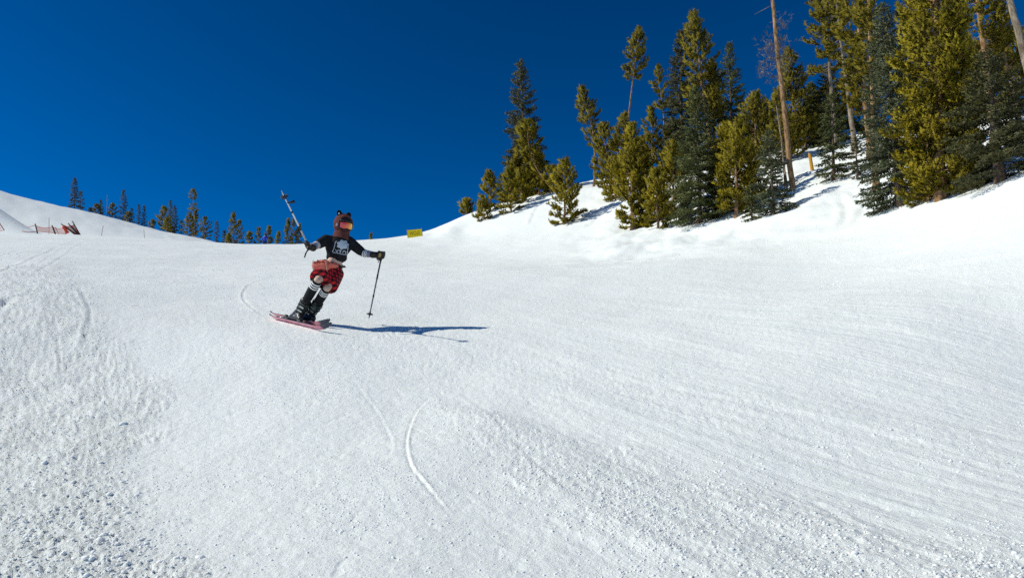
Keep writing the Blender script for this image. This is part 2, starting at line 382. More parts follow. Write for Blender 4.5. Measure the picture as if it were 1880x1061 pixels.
def snow_nodes(m):
    tc = N(m, 'ShaderNodeTexCoord'); n = N(m, 'ShaderNodeTexNoise'); n.inputs['Scale'].default_value = 13; n.inputs['Detail'].default_value = 8; n.inputs['Roughness'].default_value = 0.72
    L(m, tc.outputs['Object'], n.inputs['Vector'])
    b = N(m, 'ShaderNodeBump'); b.inputs['Strength'].default_value = 0.8; b.inputs['Distance'].default_value = 0.024
    la = N(m, 'ShaderNodeAttribute', attribute_name='lump'); lm_ = N(m, 'ShaderNodeMath', operation='MULTIPLY_ADD'); lm_.inputs[1].default_value = 0.026; lm_.inputs[2].default_value = 0.024; L(m, la.outputs['Fac'], lm_.inputs[0]); L(m, lm_.outputs[0], b.inputs['Distance'])
    L(m, n.outputs['Fac'], b.inputs['Height'])
    vr = N(m, 'ShaderNodeVectorRotate', rotation_type='Z_AXIS'); vr.inputs['Angle'].default_value = math.radians(67); L(m, tc.outputs['Object'], vr.inputs['Vector'])
    mp = N(m, 'ShaderNodeMapping'); mp.inputs['Scale'].default_value = (0.09, 2.2, 0.0); L(m, vr.outputs[0], mp.inputs[0])
    n2 = N(m, 'ShaderNodeTexNoise'); n2.inputs['Scale'].default_value = 4.0; n2.inputs['Detail'].default_value = 6; n2.inputs['Roughness'].default_value = 0.7; L(m, mp.outputs[0], n2.inputs['Vector'])
    b2 = N(m, 'ShaderNodeBump'); b2.inputs['Strength'].default_value = 0.55; b2.inputs['Distance'].default_value = 0.045
    sa = N(m, 'ShaderNodeAttribute', attribute_name='streak'); sm = N(m, 'ShaderNodeMath', operation='MULTIPLY'); sm.inputs[1].default_value = 0.5; L(m, sa.outputs['Fac'], sm.inputs[0]); L(m, sm.outputs[0], b2.inputs['Strength']); L(m, n2.outputs['Fac'], b2.inputs['Height']); L(m, b2.outputs[0], b.inputs['Normal']); L(m, b.outputs[0], bsdf(m).inputs['Normal'])
    n3 = N(m, 'ShaderNodeTexNoise'); n3.inputs['Scale'].default_value = 1.3; n3.inputs['Detail'].default_value = 4; L(m, mp.outputs[0], n3.inputs['Vector'])
    r = ramp(m, [(0.3, (0.84, 0.882, 0.845)), (0.7, (0.89, 0.918, 0.878))]); L(m, n3.outputs['Fac'], r.inputs[0]); L(m, r.outputs[0], bsdf(m).inputs['Base Color'])
snow_nodes(SNOW)
ground = link('snow_ground', build_snow(), SNOW); tag(ground, 'groomed white snow piste with ski tracks', None, None, 'structure')

# crumbs and clods of snow lying on the surface
def icos():
    t = (1 + 5 ** 0.5) / 2
    v = np.array([(-1, t, 0), (1, t, 0), (-1, -t, 0), (1, -t, 0), (0, -1, t), (0, 1, t), (0, -1, -t), (0, 1, -t), (t, 0, -1), (t, 0, 1), (-t, 0, -1), (-t, 0, 1)], float)
    v /= np.linalg.norm(v[0])
    f = np.array([(0, 11, 5), (0, 5, 1), (0, 1, 7), (0, 7, 10), (0, 10, 11), (1, 5, 9), (5, 11, 4), (11, 10, 2), (10, 7, 6), (7, 1, 8), (3, 9, 4), (3, 4, 2), (3, 2, 6), (3, 6, 8), (3, 8, 9), (4, 9, 5), (2, 4, 11), (6, 2, 10), (8, 6, 7), (9, 8, 1)])
    vs_ = list(v); cache = {}; nf = []
    def mid(a, b):
        k = (min(a, b), max(a, b))
        if k not in cache: w = vs_[a] + vs_[b]; vs_.append(w / np.linalg.norm(w)); cache[k] = len(vs_) - 1
        return cache[k]
    for a, b, c in f: ab, bc, ca = mid(a, b), mid(b, c), mid(c, a); nf += [(a, ab, ca), (b, bc, ab), (c, ca, bc), (ab, bc, ca)]
    return v, f, np.array(vs_), np.array(nf)
_iv, _if, _iv2, _if2 = icos()
def clods(n, poly_fn, dmin, dmax, rmin, rmax, power, sub):
    """n crumbs, spread evenly over the picture rows and kept where poly_fn says so"""
    a = np.radians(rng.uniform(-41, 41, n * 3)); u = rng.uniform(1 / dmax, 1 / dmin, n * 3); d = 1 / u
    x, y = d * np.sin(a), d * np.cos(a); k = rng.uniform(0, 1, n * 3) < poly_fn(x, y); x, y, d = x[k][:n], y[k][:n], d[k][:n]; n = len(x)
    r = rmin + (rmax - rmin) * rng.uniform(0, 1, n) ** power
    r = np.maximum(r, d * 0.0010)
    z = base_z(x, y) + relief(x, y, d * 0.0019)
    bv, bf = (_iv2, _if2) if sub else (_iv, _if)
    s = r[:, None, None] * rng.uniform(0.6, 1.25, (n, 1, 3)) * np.array([1, 1, 0.62])
    V = bv[None] * rng.uniform(0.75, 1.2, (n, len(bv), 1)) * s
    th = rng.uniform(0, 6.28, n); c, sn = np.cos(th)[:, None], np.sin(th)[:, None]
    V = np.stack([V[..., 0] * c - V[..., 1] * sn, V[..., 0] * sn + V[..., 1] * c, V[..., 2]], -1) + np.stack([x, y, z + 0.05 * r], 1)[:, None]
    Fc = (bf[None] + (np.arange(n) * len(bv))[:, None, None]).reshape(-1, 3)
    return V.reshape(-1, 3), Fc
def in_left(x, y): return sstep(-0.1, 0.4, polydist(x, y, LUMP_L)) * (0.35 + 0.65 * (gnoise(x * 1.6, y * 1.6, 41) > -0.1))
def in_right(x, y): return np.maximum(sstep(-0.1, 0.3, polydist(x, y, CHUNK_R)), 0.6 * sstep(-0.1, 0.3, polydist(x, y, CHUNK_U))) * (0.3 + 0.7 * (gnoise(x * 2.2, y * 2.2, 42) > 0.0))
def anywhere(x, y): return 0.2 + 0.8 * (gnoise(x * 0.9, y * 0.9, 43) > 0.15)
_VV, _FF, _o = [], [], 0
for args in [(2500, in_left, 2.4, 5, 0.006, 0.017, 2.5, True), (17000, in_left, 2.6, 15, 0.004, 0.011, 3, False), (40, in_left, 2.6, 7, 0.018, 0.030, 1.5, True), (1500, in_right, 2.4, 5, 0.005, 0.012, 3, True), (9000, in_right, 2.4, 12, 0.004, 0.009, 3, False), (14000, anywhere, 2.4, 26, 0.003, 0.009, 3, False)]:
    v, f = clods(*args); _VV.append(v); _FF.append(f + _o); _o += len(v)
SNOWC = mat('loose_snow', (0.88, 0.90, 0.87), 0.8, spec=0.2); _b = bsdf(SNOWC)
_b.inputs['Subsurface Weight'].default_value = 0.4; _b.inputs['Subsurface Radius'].default_value = (1.0, 1.0, 1.0); _b.inputs['Subsurface Scale'].default_value = 0.02
cl = link('snow_clods', mesh_np('snow_clods', np.concatenate(_VV), np.concatenate(_FF), smooth=True), SNOWC)
tag(cl, 'loose crumbs and clods of snow scattered over the piste', 'snow', None, 'stuff')

# ---------------------------------------------------------------- trees
def foliage_mat(name, dark, mid, light, translucent=0.22):
    m = bpy.data.materials.new(name); m.use_nodes = True; m.node_tree.nodes.clear()
    a = N(m, 'ShaderNodeAttribute', attribute_name='v'); r = ramp(m, [(0.0, dark), (0.5, mid), (1.0, light)])
    L(m, a.outputs['Fac'], r.inputs[0])
    d = N(m, 'ShaderNodeBsdfPrincipled'); d.inputs['Roughness'].default_value = 0.6; d.inputs['Specular IOR Level'].default_value = 0.25
    t = N(m, 'ShaderNodeBsdfTranslucent'); mx = N(m, 'ShaderNodeMixShader'); mx.inputs[0].default_value = translucent
    o = N(m, 'ShaderNodeOutputMaterial')
    L(m, r.outputs[0], d.inputs['Base Color']); L(m, r.outputs[0], t.inputs['Color']); L(m, d.outputs[0], mx.inputs[1]); L(m, t.outputs[0], mx.inputs[2]); L(m, mx.outputs[0], o.inputs['Surface'])
    return m
M_PINE = foliage_mat('pine_needles', (0.1200, 0.1056, 0.0072), (0.2760, 0.2280, 0.0108), (0.3960, 0.3180, 0.0168), 0.4)
M_PINE2 = foliage_mat('dark_pine_needles', (0.0875, 0.0800, 0.0075), (0.2063, 0.1725, 0.0112), (0.3000, 0.2438, 0.0187), 0.35)
M_SPRUCE = foliage_mat('spruce_needles', (0.0459, 0.0607, 0.0216), (0.1053, 0.1242, 0.0405), (0.1823, 0.1958, 0.0648), 0.3)
M_SPRUCE2 = foliage_mat('dark_spruce_needles', (0.0364, 0.0442, 0.0182), (0.0858, 0.0910, 0.0338), (0.1495, 0.1430, 0.0520), 0.3)
M_BLUE = foliage_mat('blue_spruce_needles', (0.0500, 0.0663, 0.0325), (0.1187, 0.1400, 0.0700), (0.2000, 0.2188, 0.1125), 0.3)
M_DEAD = foliage_mat('dead_twigs', (0.10, 0.085, 0.07), (0.16, 0.13, 0.10), (0.22, 0.19, 0.15), 0.1)
M_BARK = noise_mat('pine_bark', (0.14, 0.075, 0.035), (0.40, 0.25, 0.13), 9, 0.9, 0.02, 30, 0.1, (1, 1, 0.35))
M_BARKG = noise_mat('grey_bark', (0.11, 0.085, 0.06), (0.36, 0.29, 0.21), 8, 0.9, 0.02, 26, 0.1, (1, 1, 0.35))
M_BARKD = noise_mat('spruce_bark', (0.07, 0.05, 0.035), (0.15, 0.11, 0.08), 9, 0.9, 0.02, 30, 0.1, (1, 1, 0.35))
FOL = {'gold': M_PINE, 'olive': M_PINE2, 'spruce': M_SPRUCE, 'dark': M_SPRUCE2, 'blue': M_BLUE}

def blades(P, D, Ln, Rad, k, wid, rg, bias=0.0, out=None):
    """needle shoots: k slim triangles round each axis P + s*D*Ln, reaching out by Rad"""
    n = len(P); D = D / np.linalg.norm(D, axis=1)[:, None]
    ref = np.where(np.abs(D[:, 2:3]) < 0.9, np.array([[0, 0, 1.0]]), np.array([[1.0, 0, 0]]))
    A = np.cross(D, ref); A /= np.linalg.norm(A, axis=1)[:, None]; B = np.cross(D, A)
    s = rg.uniform(0, 1, (n, k)); w = rg.uniform(0, 2 * math.pi, (n, k))
    rd = np.cos(w)[..., None] * A[:, None] + np.sin(w)[..., None] * B[:, None]
    base = P[:, None] + D[:, None] * (Ln[:, None, None] * s[..., None])
    fw = rg.uniform(0.5, 1.1, (n, k, 1))
    tip = base + (rd * rg.uniform(0.7, 1.1, (n, k, 1)) + D[:, None] * fw) * Rad[:, None, None]
    side = np.cross(rd, D[:, None] + 0.3 * rg.normal(size=(n, k, 3))); side /= np.linalg.norm(side, axis=2)[..., None] + 1e-9
    hw = wid * Rad[:, None, None]
    V = np.stack([base - side * hw, base + side * hw, tip], 2)
    # soft shading normals: out of the shoot and out of the crown, like a brush of needles
    if out is not None:
        Nn = 0.75 * rd + 0.65 * out[:, None] + 0.25 * D[:, None] + np.array([0, 0, 0.15]); Nn /= np.linalg.norm(Nn, axis=2)[..., None]
        gnm = np.cross(V[:, :, 1] - V[:, :, 0], V[:, :, 2] - V[:, :, 0]); flip = (gnm * Nn).sum(2) < 0
        V = np.where(flip[..., None, None], V[:, :, [1, 0, 2]], V)
        NRM.append(np.repeat(Nn.reshape(-1, 3), 3, axis=0))
    V = V.reshape(-1, 3)
    v = np.clip(0.5 + bias + 0.30 * rg.normal(size=(n, 1, 1)) + 0.12 * rg.normal(size=(n, k, 1)), 0, 1); v = np.broadcast_to(v, (n, k, 3)).reshape(-1)
    return V, v
def thin_tubes(P0, P1, r0, r1):
    """three-sided limbs"""
    n = len(P0); D = P1 - P0; D = D / (np.linalg.norm(D, axis=1)[:, None] + 1e-9)
    ref = np.where(np.abs(D[:, 2:3]) < 0.9, np.array([[0, 0, 1.0]]), np.array([[1.0, 0, 0]])); A = np.cross(D, ref); A /= np.linalg.norm(A, axis=1)[:, None]; B = np.cross(D, A)
    V = []
    for P, r in ((P0, r0), (P1, r1)):
        for j in range(3): w = 2.0944 * j; V.append(P + np.reshape(r, (-1, 1)) * (math.cos(w) * A + math.sin(w) * B))
    V = np.stack(V, 1).reshape(-1, 3); o = (np.arange(n) * 6)[:, None]
    F_ = np.concatenate([np.array([[j, (j + 1) % 3, 3 + (j + 1) % 3, 3 + j]]) + o for j in range(3)])
    return V, F_
tree_count = 0; NTRI = []; NRM = []
def tree(name, label, kind, base, top, w, t0=0.05, fol='gold', bark=None, group=None, d=None, rad=None, bend=0.0, dens=1.0, gap=0.0, shape=None, seed=None, cat='tree', lop=0.0, blunt=False):
    """kind: spruce, pine or snag; base and top as photo pixels, d = distance (taken from the snow when None)"""
    global tree_count; tree_count += 1
    rg = np.random.default_rng(1000 + tree_count if seed is None else seed)
    if d is None: p = hit(*base); d = math.hypot(p[0], p[1])
    p = at(base[0], base[1], d); gz = float(ground_z(p[0], p[1])[0]); Bp = np.array([p[0], p[1], gz])
    T = at(top[0], top[1], d); ax = T - Bp; H = np.linalg.norm(ax); px = d / F            # metres per photo pixel here
    sd = nrm(np.cross(ax, [0, 1, 0]))
    R0 = w * 0.5 * px; far = min(d, 70) / 32.0 * (1 if d < 70 else 1.25)
    root = empty(name, Bp); tag(root, label, cat, group)
    path = lambda t: np.outer(t, ax) + np.outer(bend * px * np.sin(np.pi * t), sd)
    # wood
    r_base = rad if rad else min(0.022 * H * 0.6 + 0.03, 0.17)
    ts = np.linspace(-0.03 - 0.3 / H, 1, 15); pts = path(ts) + np.stack([rg.normal(0, 0.012, 15), rg.normal(0, 0.012, 15), np.zeros(15)], 1) * (1 + (d > 60))
    rr = r_base * np.clip(1 - 0.92 * np.clip(ts, 0, 1) ** (1.0 if kind != 'snag' else 2.0), 0.05, 1); rr[0:2] *= 1.25
    if kind == 'snag' and not blunt: rr = r_base * np.clip(1 - 0.45 * ts, 0.3, 1)
    wb = MB().tube(pts, rr, 9 if d < 70 else 5)
    WV = [np.concatenate(wb.V)]; WF = [np.array(f) for f in wb.Fc if len(f) == 4]; n0 = wb.n
    P, D, Ln, bias = [], [], [], []; L0, L1, lr0, lr1 = [], [], [], []
    if kind == 'snag':
        nb = int(10 + H * 2.2 * dens)
        for i in range(nb):
            t = rg.uniform(0.12, 0.97); a = rg.uniform(0, 6.28); l = rg.uniform(0.08, 0.35) * (1 + 2.2 * (rg.uniform() < 0.2)) * dens
            c = path(np.array([t]))[0]; e = c + l * np.array([math.cos(a), math.sin(a), rg.uniform(-0.7, 0.1)])
            L0.append(c); L1.append(e); lr0.append(0.014); lr1.append(0.005)
    else:
        spr = kind == 'spruce'
        tl = 0.15 * far ** 0.8 if spr else 0.19 * far ** 0.8               # shoot length
        if d > 70: tl *= .72
        R0 = max((R0 - 0.5 * tl) * ((1.15 if spr else 1.04) if d < 60 else .85), 0.4 * R0); span = H * (1 - t0)
        nb = int(np.clip((17 if spr else 17) * span / far ** 0.7 * dens * (1 + 0.2 * min(R0, 2)), 26, 300))
        gph = rg.uniform(0, 10)
        for i in range(nb):
            u = (i + rg.uniform(0, 1)) / nb; u = u ** 0.92
            t = t0 + (1 - t0) * u
            if spr: prof = (1 - u) ** 0.74 * (0.86 + 0.14 * min(1, u * 9)) + 0.02
            elif shape == 'top': prof = math.sin(math.pi * min(1, 0.12 + 0.88 * u) ** 0.9) * 0.75 + 0.25 * (1 - u)
            else: prof = (1 - u ** 2.3) * (0.82 + 0.18 * min(1, u * 5)) + 0.06
            a = 2.39996 * i + rg.normal(0, 0.35)
            cl_ = gnoise(np.array([u * H * 0.9 + gph]), np.array([a * 0.8 + gph]), 50)[0]
            if cl_ < -0.45 + 2.0 * gap: continue
            l = R0 * prof * (rg.uniform(0.72, 1.08) + (0.25 if spr else 0.6) * cl_) + 0.03
            if lop: l *= 1 + lop * math.cos(a - math.atan2(sd[1], sd[0]))
            c = path(np.array([t]))[0]; h = np.array([math.cos(a), math.sin(a), 0.0])
            if spr: e0 = math.radians(-22 + 62 * u ** 1.6 + rg.normal(0, 5)); up = 0.16
            else: e0 = math.radians(-32 + 80 * u ** 0.9 + rg.normal(0, 10)); up = 0.38
            ns = max(2, int(l / (tl * (0.62 if spr else 0.9))))
            ss = np.linspace(0, 1, ns + 1)
            bp = c + l * (np.outer(ss * math.cos(e0), h) + np.outer(ss * math.sin(e0) + up * ss ** 2.2, [0, 0, 1]))
            L0.append(bp[0]); L1.append(bp[ns // 2]); lr0.append(0.012 + 0.010 * l); lr1.append(0.009 + 0.004 * l)
            L0.append(bp[ns // 2]); L1.append(bp[-1]); lr0.append(0.009 + 0.004 * l); lr1.append(0.004)
            tg = np.gradient(bp, axis=0); tg /= np.linalg.norm(tg, axis=1)[:, None]; lat = np.cross(h, [0, 0, 1])
            bb = rg.normal(0, 0.12)
            for q in range(1, ns + 1):
                s = ss[q]
                if spr:
                    if s < 0.22 and l > 0.5: continue
                    P.append(bp[q] - tg[q] * tl * 0.5); D.append(tg[q]); Ln.append(tl); bias.append(bb)
                    sl = min((0.42 * (1 - s) + 0.10) * l + 0.06, 0.62 * far ** 0.5)
                    for sgn in (-1, 1):
                        sdv = nrm(tg[q] * 0.65 + sgn * lat * 0.8 + np.array([0, 0, -0.10 + rg.normal(0, 0.10)])); m_ = max(1, int(sl / tl + 0.4))
                        for z_ in range(m_):
                            P.append(bp[q] + sdv * tl * z_ * 0.95); D.append(sdv + rg.normal(0, 0.12, 3)); Ln.append(tl); bias.append(bb)
                else:
                    if s < 0.30 and l > 0.45: continue
                    P.append(bp[q] - tg[q] * tl * 0.4); D.append(tg[q] + [0, 0, 0.35]); Ln.append(tl * 1.05); bias.append(bb)
                    for z_ in range(2 + (rg.uniform() < 0.6)):
                        sdv = nrm(tg[q] * 0.7 + rg.choice([-1, 1]) * lat * rg.uniform(0.3, 1.0) + np.array([0, 0, rg.uniform(-0.05, 0.8)]))
                        o = rg.uniform(0.2, 1.0) * min(0.55 * l * (1.15 - s), 0.5) + 0.03
                        st = bp[q] + sdv * o
                        P.append(st); D.append(sdv + np.array([0, 0, 0.35])); Ln.append(tl * rg.uniform(0.8, 1.2)); bias.append(bb)
                        if o > tl * 0.8: P.append(bp[q] + sdv * o * 0.35); D.append(sdv); Ln.append(tl); bias.append(bb - 0.1)
        # leader
        for z_ in range(3):
            P.append(path(np.array([1 - 0.05 * z_]))[0]); D.append(nrm(ax) + rg.normal(0, 0.08, 3)); Ln.append(tl); bias.append(0)
        P, D, Ln, bias = np.array(P), np.array(D), np.array(Ln), np.array(bias)
        k = (11 if spr else 15) if d < 60 else 7
        lim = 40000 if d < 60 else 11000
        if len(P) * k > lim: k = max(6, int(lim / len(P)))
        outv = P - path(np.clip(P @ ax / H ** 2, 0, 1)); outv /= np.linalg.norm(outv, axis=1)[:, None] + .05
        cv, cvv = blades(P, D, Ln, Ln * (0.46 if spr else 0.56), k, 0.24 if k > 9 else 0.34, rg, bias=0.0, out=outv); NTRI.append(len(cv) // 3)
        cvv = np.clip(cvv + np.repeat(bias, k * 3), 0, 1)
        cf = np.arange(len(cv)).reshape(-1, 3)
        cme = mesh_np('crown', cv, cf, {'v': cvv}, smooth=True)
        na = cme.attributes.new('custom_normal', 'FLOAT_VECTOR', 'POINT'); na.data.foreach_set('vector', np.ascontiguousarray(NRM.pop(), np.float32).ravel())
        link('crown', cme, FOL[fol], root, Bp)
    if L0:
        lv, lf = thin_tubes(np.array(L0), np.array(L1), np.array(lr0), np.array(lr1)); WV.append(lv); WF = [np.array(WF), lf + n0]
    else: WF = [np.array(WF)]
    tm = mesh_np('trunk', np.concatenate(WV), np.concatenate(WF), smooth=True)
    link('trunk', tm, bark or (M_BARKD if kind == 'spruce' else M_BARK), root, Bp)
    return root
def dead_twigs(root, base, top, d, spots):
    """grey beards of dead twigs on a bare trunk"""
    V, vv = [], []
    for (px_, py_, r) in spots:
        c = at(px_, py_, d) - WLOC[root]; rg = np.random.default_rng(int(px_ * 7 + py_)); n = 26
        P = c + rg.normal(0, 0.30, (n, 3)) * r; D = rg.normal(0, 1, (n, 3)) + np.array([0, 0, -0.5]); 
        a, b = blades(P, D, np.full(n, 0.30 * r), np.full(n, 0.22 * r), 7, 0.055, rg); V.append(a); vv.append(b)
    V = np.concatenate(V); link('dead_twig', mesh_np('dead_twig', V, np.arange(len(V)).reshape(-1, 3), {'v': np.concatenate(vv)}), M_DEAD, root, WLOC[root])

GB, GF = 'conifers on the wooded bank', 'conifers along the left skyline'
# -- the wooded bank, left to right
tree('spruce_tree', 'tall dark pointed spruce standing alone highest at the left end of the bank', 'spruce', (966, 350), (955, 112), 100, .04, 'dark', group=GB, d=56, dens=.9, gap=.05)
tree('pine_tree', 'golden pine with bent trunk leaning left in front of the tall dark spruce', 'pine', (1017, 353), (968, 226), 54, .5, 'gold', group=GB, bend=16, rad=.10, shape='top')
tree('pine_tree', 'bushy young golden pine at the foot of the tall dark spruce', 'pine', (966, 362), (964, 262), 62, .03, 'gold', group=GB)
tree('pine_tree', 'low rounded pine right of the foot of the tall dark spruce', 'pine', (990, 358), (990, 290), 46, .03, 'gold', group=GB)
tree('pine_tree', 'small pine just left of the foot of the tall dark spruce', 'pine', (942, 370), (944, 300), 40, .03, 'olive', group=GB)
tree('pine_tree', 'young pine on the skyline at the left edge of the bank clump', 'pine', (900, 388), (899, 320), 38, .03, 'gold', group=GB)
tree('spruce_tree', 'small blue green spruce half hidden behind young pines at bank edge', 'spruce', (919, 378), (920, 325), 34, .03, 'spruce', group=GB, d=57)
tree('pine_tree', 'small pine on the snow edge below the tall dark spruce, casting a short shadow', 'pine', (938, 390), (936, 316), 44, .04, 'gold', group=GB)
tree('pine_tree', 'low shrubby pine on the snow lip at the left end of the bank', 'pine', (887, 405), (889, 374), 34, .02, 'gold', group=GB)
tree('pine_tree', 'tiny pine peeking over the leftmost brow of the bank', 'pine', (856, 412), (858, 372), 26, .03, 'gold', group=GB, d=58)
tree('pine_tree', 'open young pine standing alone in snow in front of the bank', 'pine', (1036, 411), (1038, 298), 60, .03, 'gold', group=GB, dens=1.2, gap=.04)
tree('pine_tree', 'slim pine with crooked bare trunk leaning left against the sky', 'pine', (1090, 341), (1066, 163), 44, .42, 'olive', group=GB, bend=-12, shape='top', rad=.09, gap=.12)
tree('pine_tree', 'very tall thin pine with long bare trunk and small top crown', 'pine', (1138, 345), (1174, 57), 46, .68, 'olive', group=GB, d=50, shape='top', rad=.12, gap=.10)
tree('pine_tree', 'dense dark golden pine left of the tall bare-trunked pine', 'pine', (1123, 358), (1107, 234), 62, .12, 'olive', group=GB)
tree('pine_tree', 'bushy pine hiding the foot of the tall bare-trunked pine', 'pine', (1142, 350), (1148, 215), 52, .15, 'olive', group=GB, d=48)
tree('pine_tree', 'full golden pine bushy down to the snow at the front of the bank', 'pine', (1160, 417), (1161, 233), 66, .03, 'gold', group=GB, dens=1.15)
tree('pine_tree', 'small open pine beside the full golden pine at the front', 'pine', (1209, 422), (1203, 318), 54, .05, 'gold', group=GB, dens=1.1, gap=.06)
tree('pine_tree', 'slender pine with forked thin crown and pale bare stem', 'pine', (1223, 332), (1206, 127), 42, .58, 'olive', M_BARKG, group=GB, d=48, shape='top', rad=.08, gap=.24, bend=-5)
tree('pine_tree', 'narrow dark pine below the slender forked pine', 'pine', (1199, 340), (1196, 203), 40, .2, 'olive', group=GB, d=46, gap=.15)
tree('pine_tree', 'low pine thicket tree behind the small open pine', 'pine', (1232, 332), (1232, 232), 60, .05, 'gold', group=GB, d=47)
tree('pine_tree', 'short pine between the full golden pine and the narrow dark one', 'pine', (1180, 345), (1180, 258), 50, .05, 'olive', group=GB, d=47)
tree('spruce_tree', 'broad dark spruce rising behind the front blue green spruce', 'spruce', (1252, 330), (1249, 60), 86, .04, 'dark', group=GB, d=45)
tree('pine_tree', 'tallest pine of the middle clump, dark crown with bare lower trunk', 'pine', (1312, 318), (1272, 30), 68, .36, 'olive', group=GB, d=43, rad=.15, gap=.06)
tree('spruce_tree', 'large blue green spruce sweeping to the snow in the middle clump', 'spruce', (1285, 412), (1279, 163), 122, .02, 'spruce', group=GB, dens=1.2)
tree('pine_tree', 'narrow pine between the tallest pine and the pointed spruce', 'pine', (1314, 315), (1308, 121), 46, .15, 'olive', group=GB, d=46)
tree('spruce_tree', 'pointed blue green spruce alone against the sky left of the long bare trunk', 'spruce', (1347, 312), (1339, 82), 72, .05, 'spruce', group=GB, d=48)
tree('pine_tree', 'golden open pine just right of the large blue green spruce', 'pine', (1352, 401), (1352, 230), 74, .08, 'gold', group=GB, gap=.1)
tree('pine_tree', 'dark olive pine behind the golden open pine', 'pine', (1390, 340), (1386, 180), 72, .06, 'olive', group=GB, d=39)
tree('pine_tree', 'low golden pine filling the gap behind the golden open pine', 'pine', (1330, 330), (1333, 235), 70, .05, 'gold', group=GB, d=42)
tree('spruce_tree', 'blue green spruce standing left of the foot of the long bare trunk', 'spruce', (1420, 397), (1412, 245), 84, .03, 'blue', group=GB)
tree('spruce_tree', 'little spruce sapling at the snow edge in the middle of the bank', 'spruce', (1381, 410), (1379, 347), 46, .03, 'spruce', group=GB)
snag = tree('dead_tree', 'long bare orange brown trunk rising out of the top of the picture', 'snag', (1456, 353), (1410, -70), 0, .1, bark=M_BARK, group='bare trunks on the bank', rad=.125, dens=.8)
_d = math.hypot(*WLOC[snag][:2]); dead_twigs(snag, None, None, _d, [(1428, 82, 1.1), (1408, 85, .8), (1412, 118, 1.2), (1440, 100, .9), (1432, 45, .7), (1424, 140, .6)])
tree('dead_tree', 'thin pale leaning dead stem beside the long bare trunk', 'snag', (1446, 352), (1426, 195), 0, .1, bark=M_BARKG, group='bare trunks on the bank', rad=.045)
tree('pine_tree', 'dark pine right behind the long bare trunk', 'pine', (1466, 290), (1448, 98), 60, .08, 'olive', group=GB, d=43, gap=.06)
tree('pine_tree', 'sprig of pine crown growing against the left of the long bare trunk', 'pine', (1440, 330), (1428, 170), 38, .3, 'olive', group=GB, d=33, gap=.25, rad=.05)
tree('spruce_tree', 'small background spruce between the bare trunk and the tall right pines', 'spruce', (1490, 285), (1489, 155), 54, .04, 'spruce', group=GB, d=46)
tree('pine_tree', 'low background pine on the crest right of the bare trunk', 'pine', (1475, 280), (1477, 205), 60, .03, 'olive', group=GB, d=48)
tree('pine_tree', 'leftmost of the tall right hand pines, grey topped with thin trunk', 'pine', (1537, 285), (1507, -60), 64, .38, 'olive', M_BARKG, group=GB, d=42, rad=.13, gap=.12)
tree('pine_tree', 'tall pine with pale leaning trunk behind the small spruce', 'pine', (1574, 300), (1522, -90), 58, .50, 'olive', M_BARKG, group=GB, d=37, rad=.13, gap=.15)
tree('pine_tree', 'tall golden pine with orange trunk left of the big grey spruce', 'pine', (1598, 292), (1562, -110), 66, .22, 'olive', group=GB, d=35, rad=.14, gap=.1)
tree('pine_tree', 'pine with straight orange trunk base showing beside the big grey spruce', 'pine', (1609, 356), (1588, -120), 46, .42, 'olive', group=GB, rad=.11, gap=.1)
tree('spruce_tree', 'small dark spruce with wide skirt right of the yellow stake', 'spruce', (1531, 333), (1527, 176), 76, .03, 'spruce', group=GB)
tree('spruce_tree', 'spindly spruce sapling right of the small dark spruce', 'spruce', (1575, 327), (1571, 256), 32, .05, 'dark', group=GB, dens=.7)
tree('pine_tree', 'background pine filling the gap behind the small dark spruce', 'pine', (1515, 275), (1512, 170), 80, .04, 'olive', group=GB, d=47)
tree('pine_tree', 'background pine behind the tall golden pine trunks', 'pine', (1570, 272), (1562, 120), 80, .04, 'olive', group=GB, d=46)
tree('spruce_tree', 'big grey green spruce reaching the snow at the front right', 'spruce', (1655, 382), (1620, 10), 132, .02, 'blue', group=GB, dens=1.3)
tree('pine_tree', 'huge golden pine with bushy tufts down to the snow at front right', 'pine', (1728, 368), (1712, -150), 118, .03, 'gold', group=GB, dens=1.25, rad=.15)
tree('pine_tree', 'low bushy golden pine on the snow in front of the huge golden pine', 'pine', (1703, 374), (1702, 240), 84, .02, 'gold', group=GB, dens=1.2)
tree('pine_tree', 'pine with brown trunk just right of the huge golden pine', 'pine', (1752, 352), (1752, 30), 84, .2, 'gold', group=GB, rad=.12, d=22)
tree('pine_tree', 'dark background pine filling between the grey spruce and huge golden pine', 'pine', (1690, 262), (1676, -40), 76, .04, 'olive', group=GB, d=40)
tree('spruce_tree', 'shaded dark spruce with open lower boughs near the right edge', 'spruce', (1836, 334), (1812, 95), 158, .06, 'dark', group=GB, rad=.14, d=20.5, gap=.08)
tree('pine_tree', 'tall pine with orange trunk and high crown behind the shaded spruce', 'pine', (1836, 290), (1776, -130), 84, .42, 'olive', group=GB, d=28, rad=.15, gap=.1)
tree('pine_tree', 'smaller orange trunked pine near the right edge of the picture', 'pine', (1880, 270), (1836, 60), 78, .38, 'olive', group=GB, d=30, rad=.10, gap=.15)
tree('dead_tree', 'bare pale trunk leaning out of the top right corner', 'snag', (1915, 240), (1838, -60), 0, .1, bark=M_BARKG, group='bare trunks on the bank', rad=.14, d=27)
tree('pine_tree', 'background pine behind the leaning trunk at the right edge', 'pine', (1868, 245), (1868, 70), 90, .05, 'olive', group=GB, d=36)
tree('pine_tree', 'background pine seen between the huge golden pine and shaded spruce', 'pine', (1800, 250), (1795, 90), 80, .05, 'olive', group=GB, d=38)
tree('pine_tree', 'low dark pine on the crest just left of the yellow stake', 'pine', (1478, 283), (1484, 225), 60, .02, 'olive', group=GB, d=43)
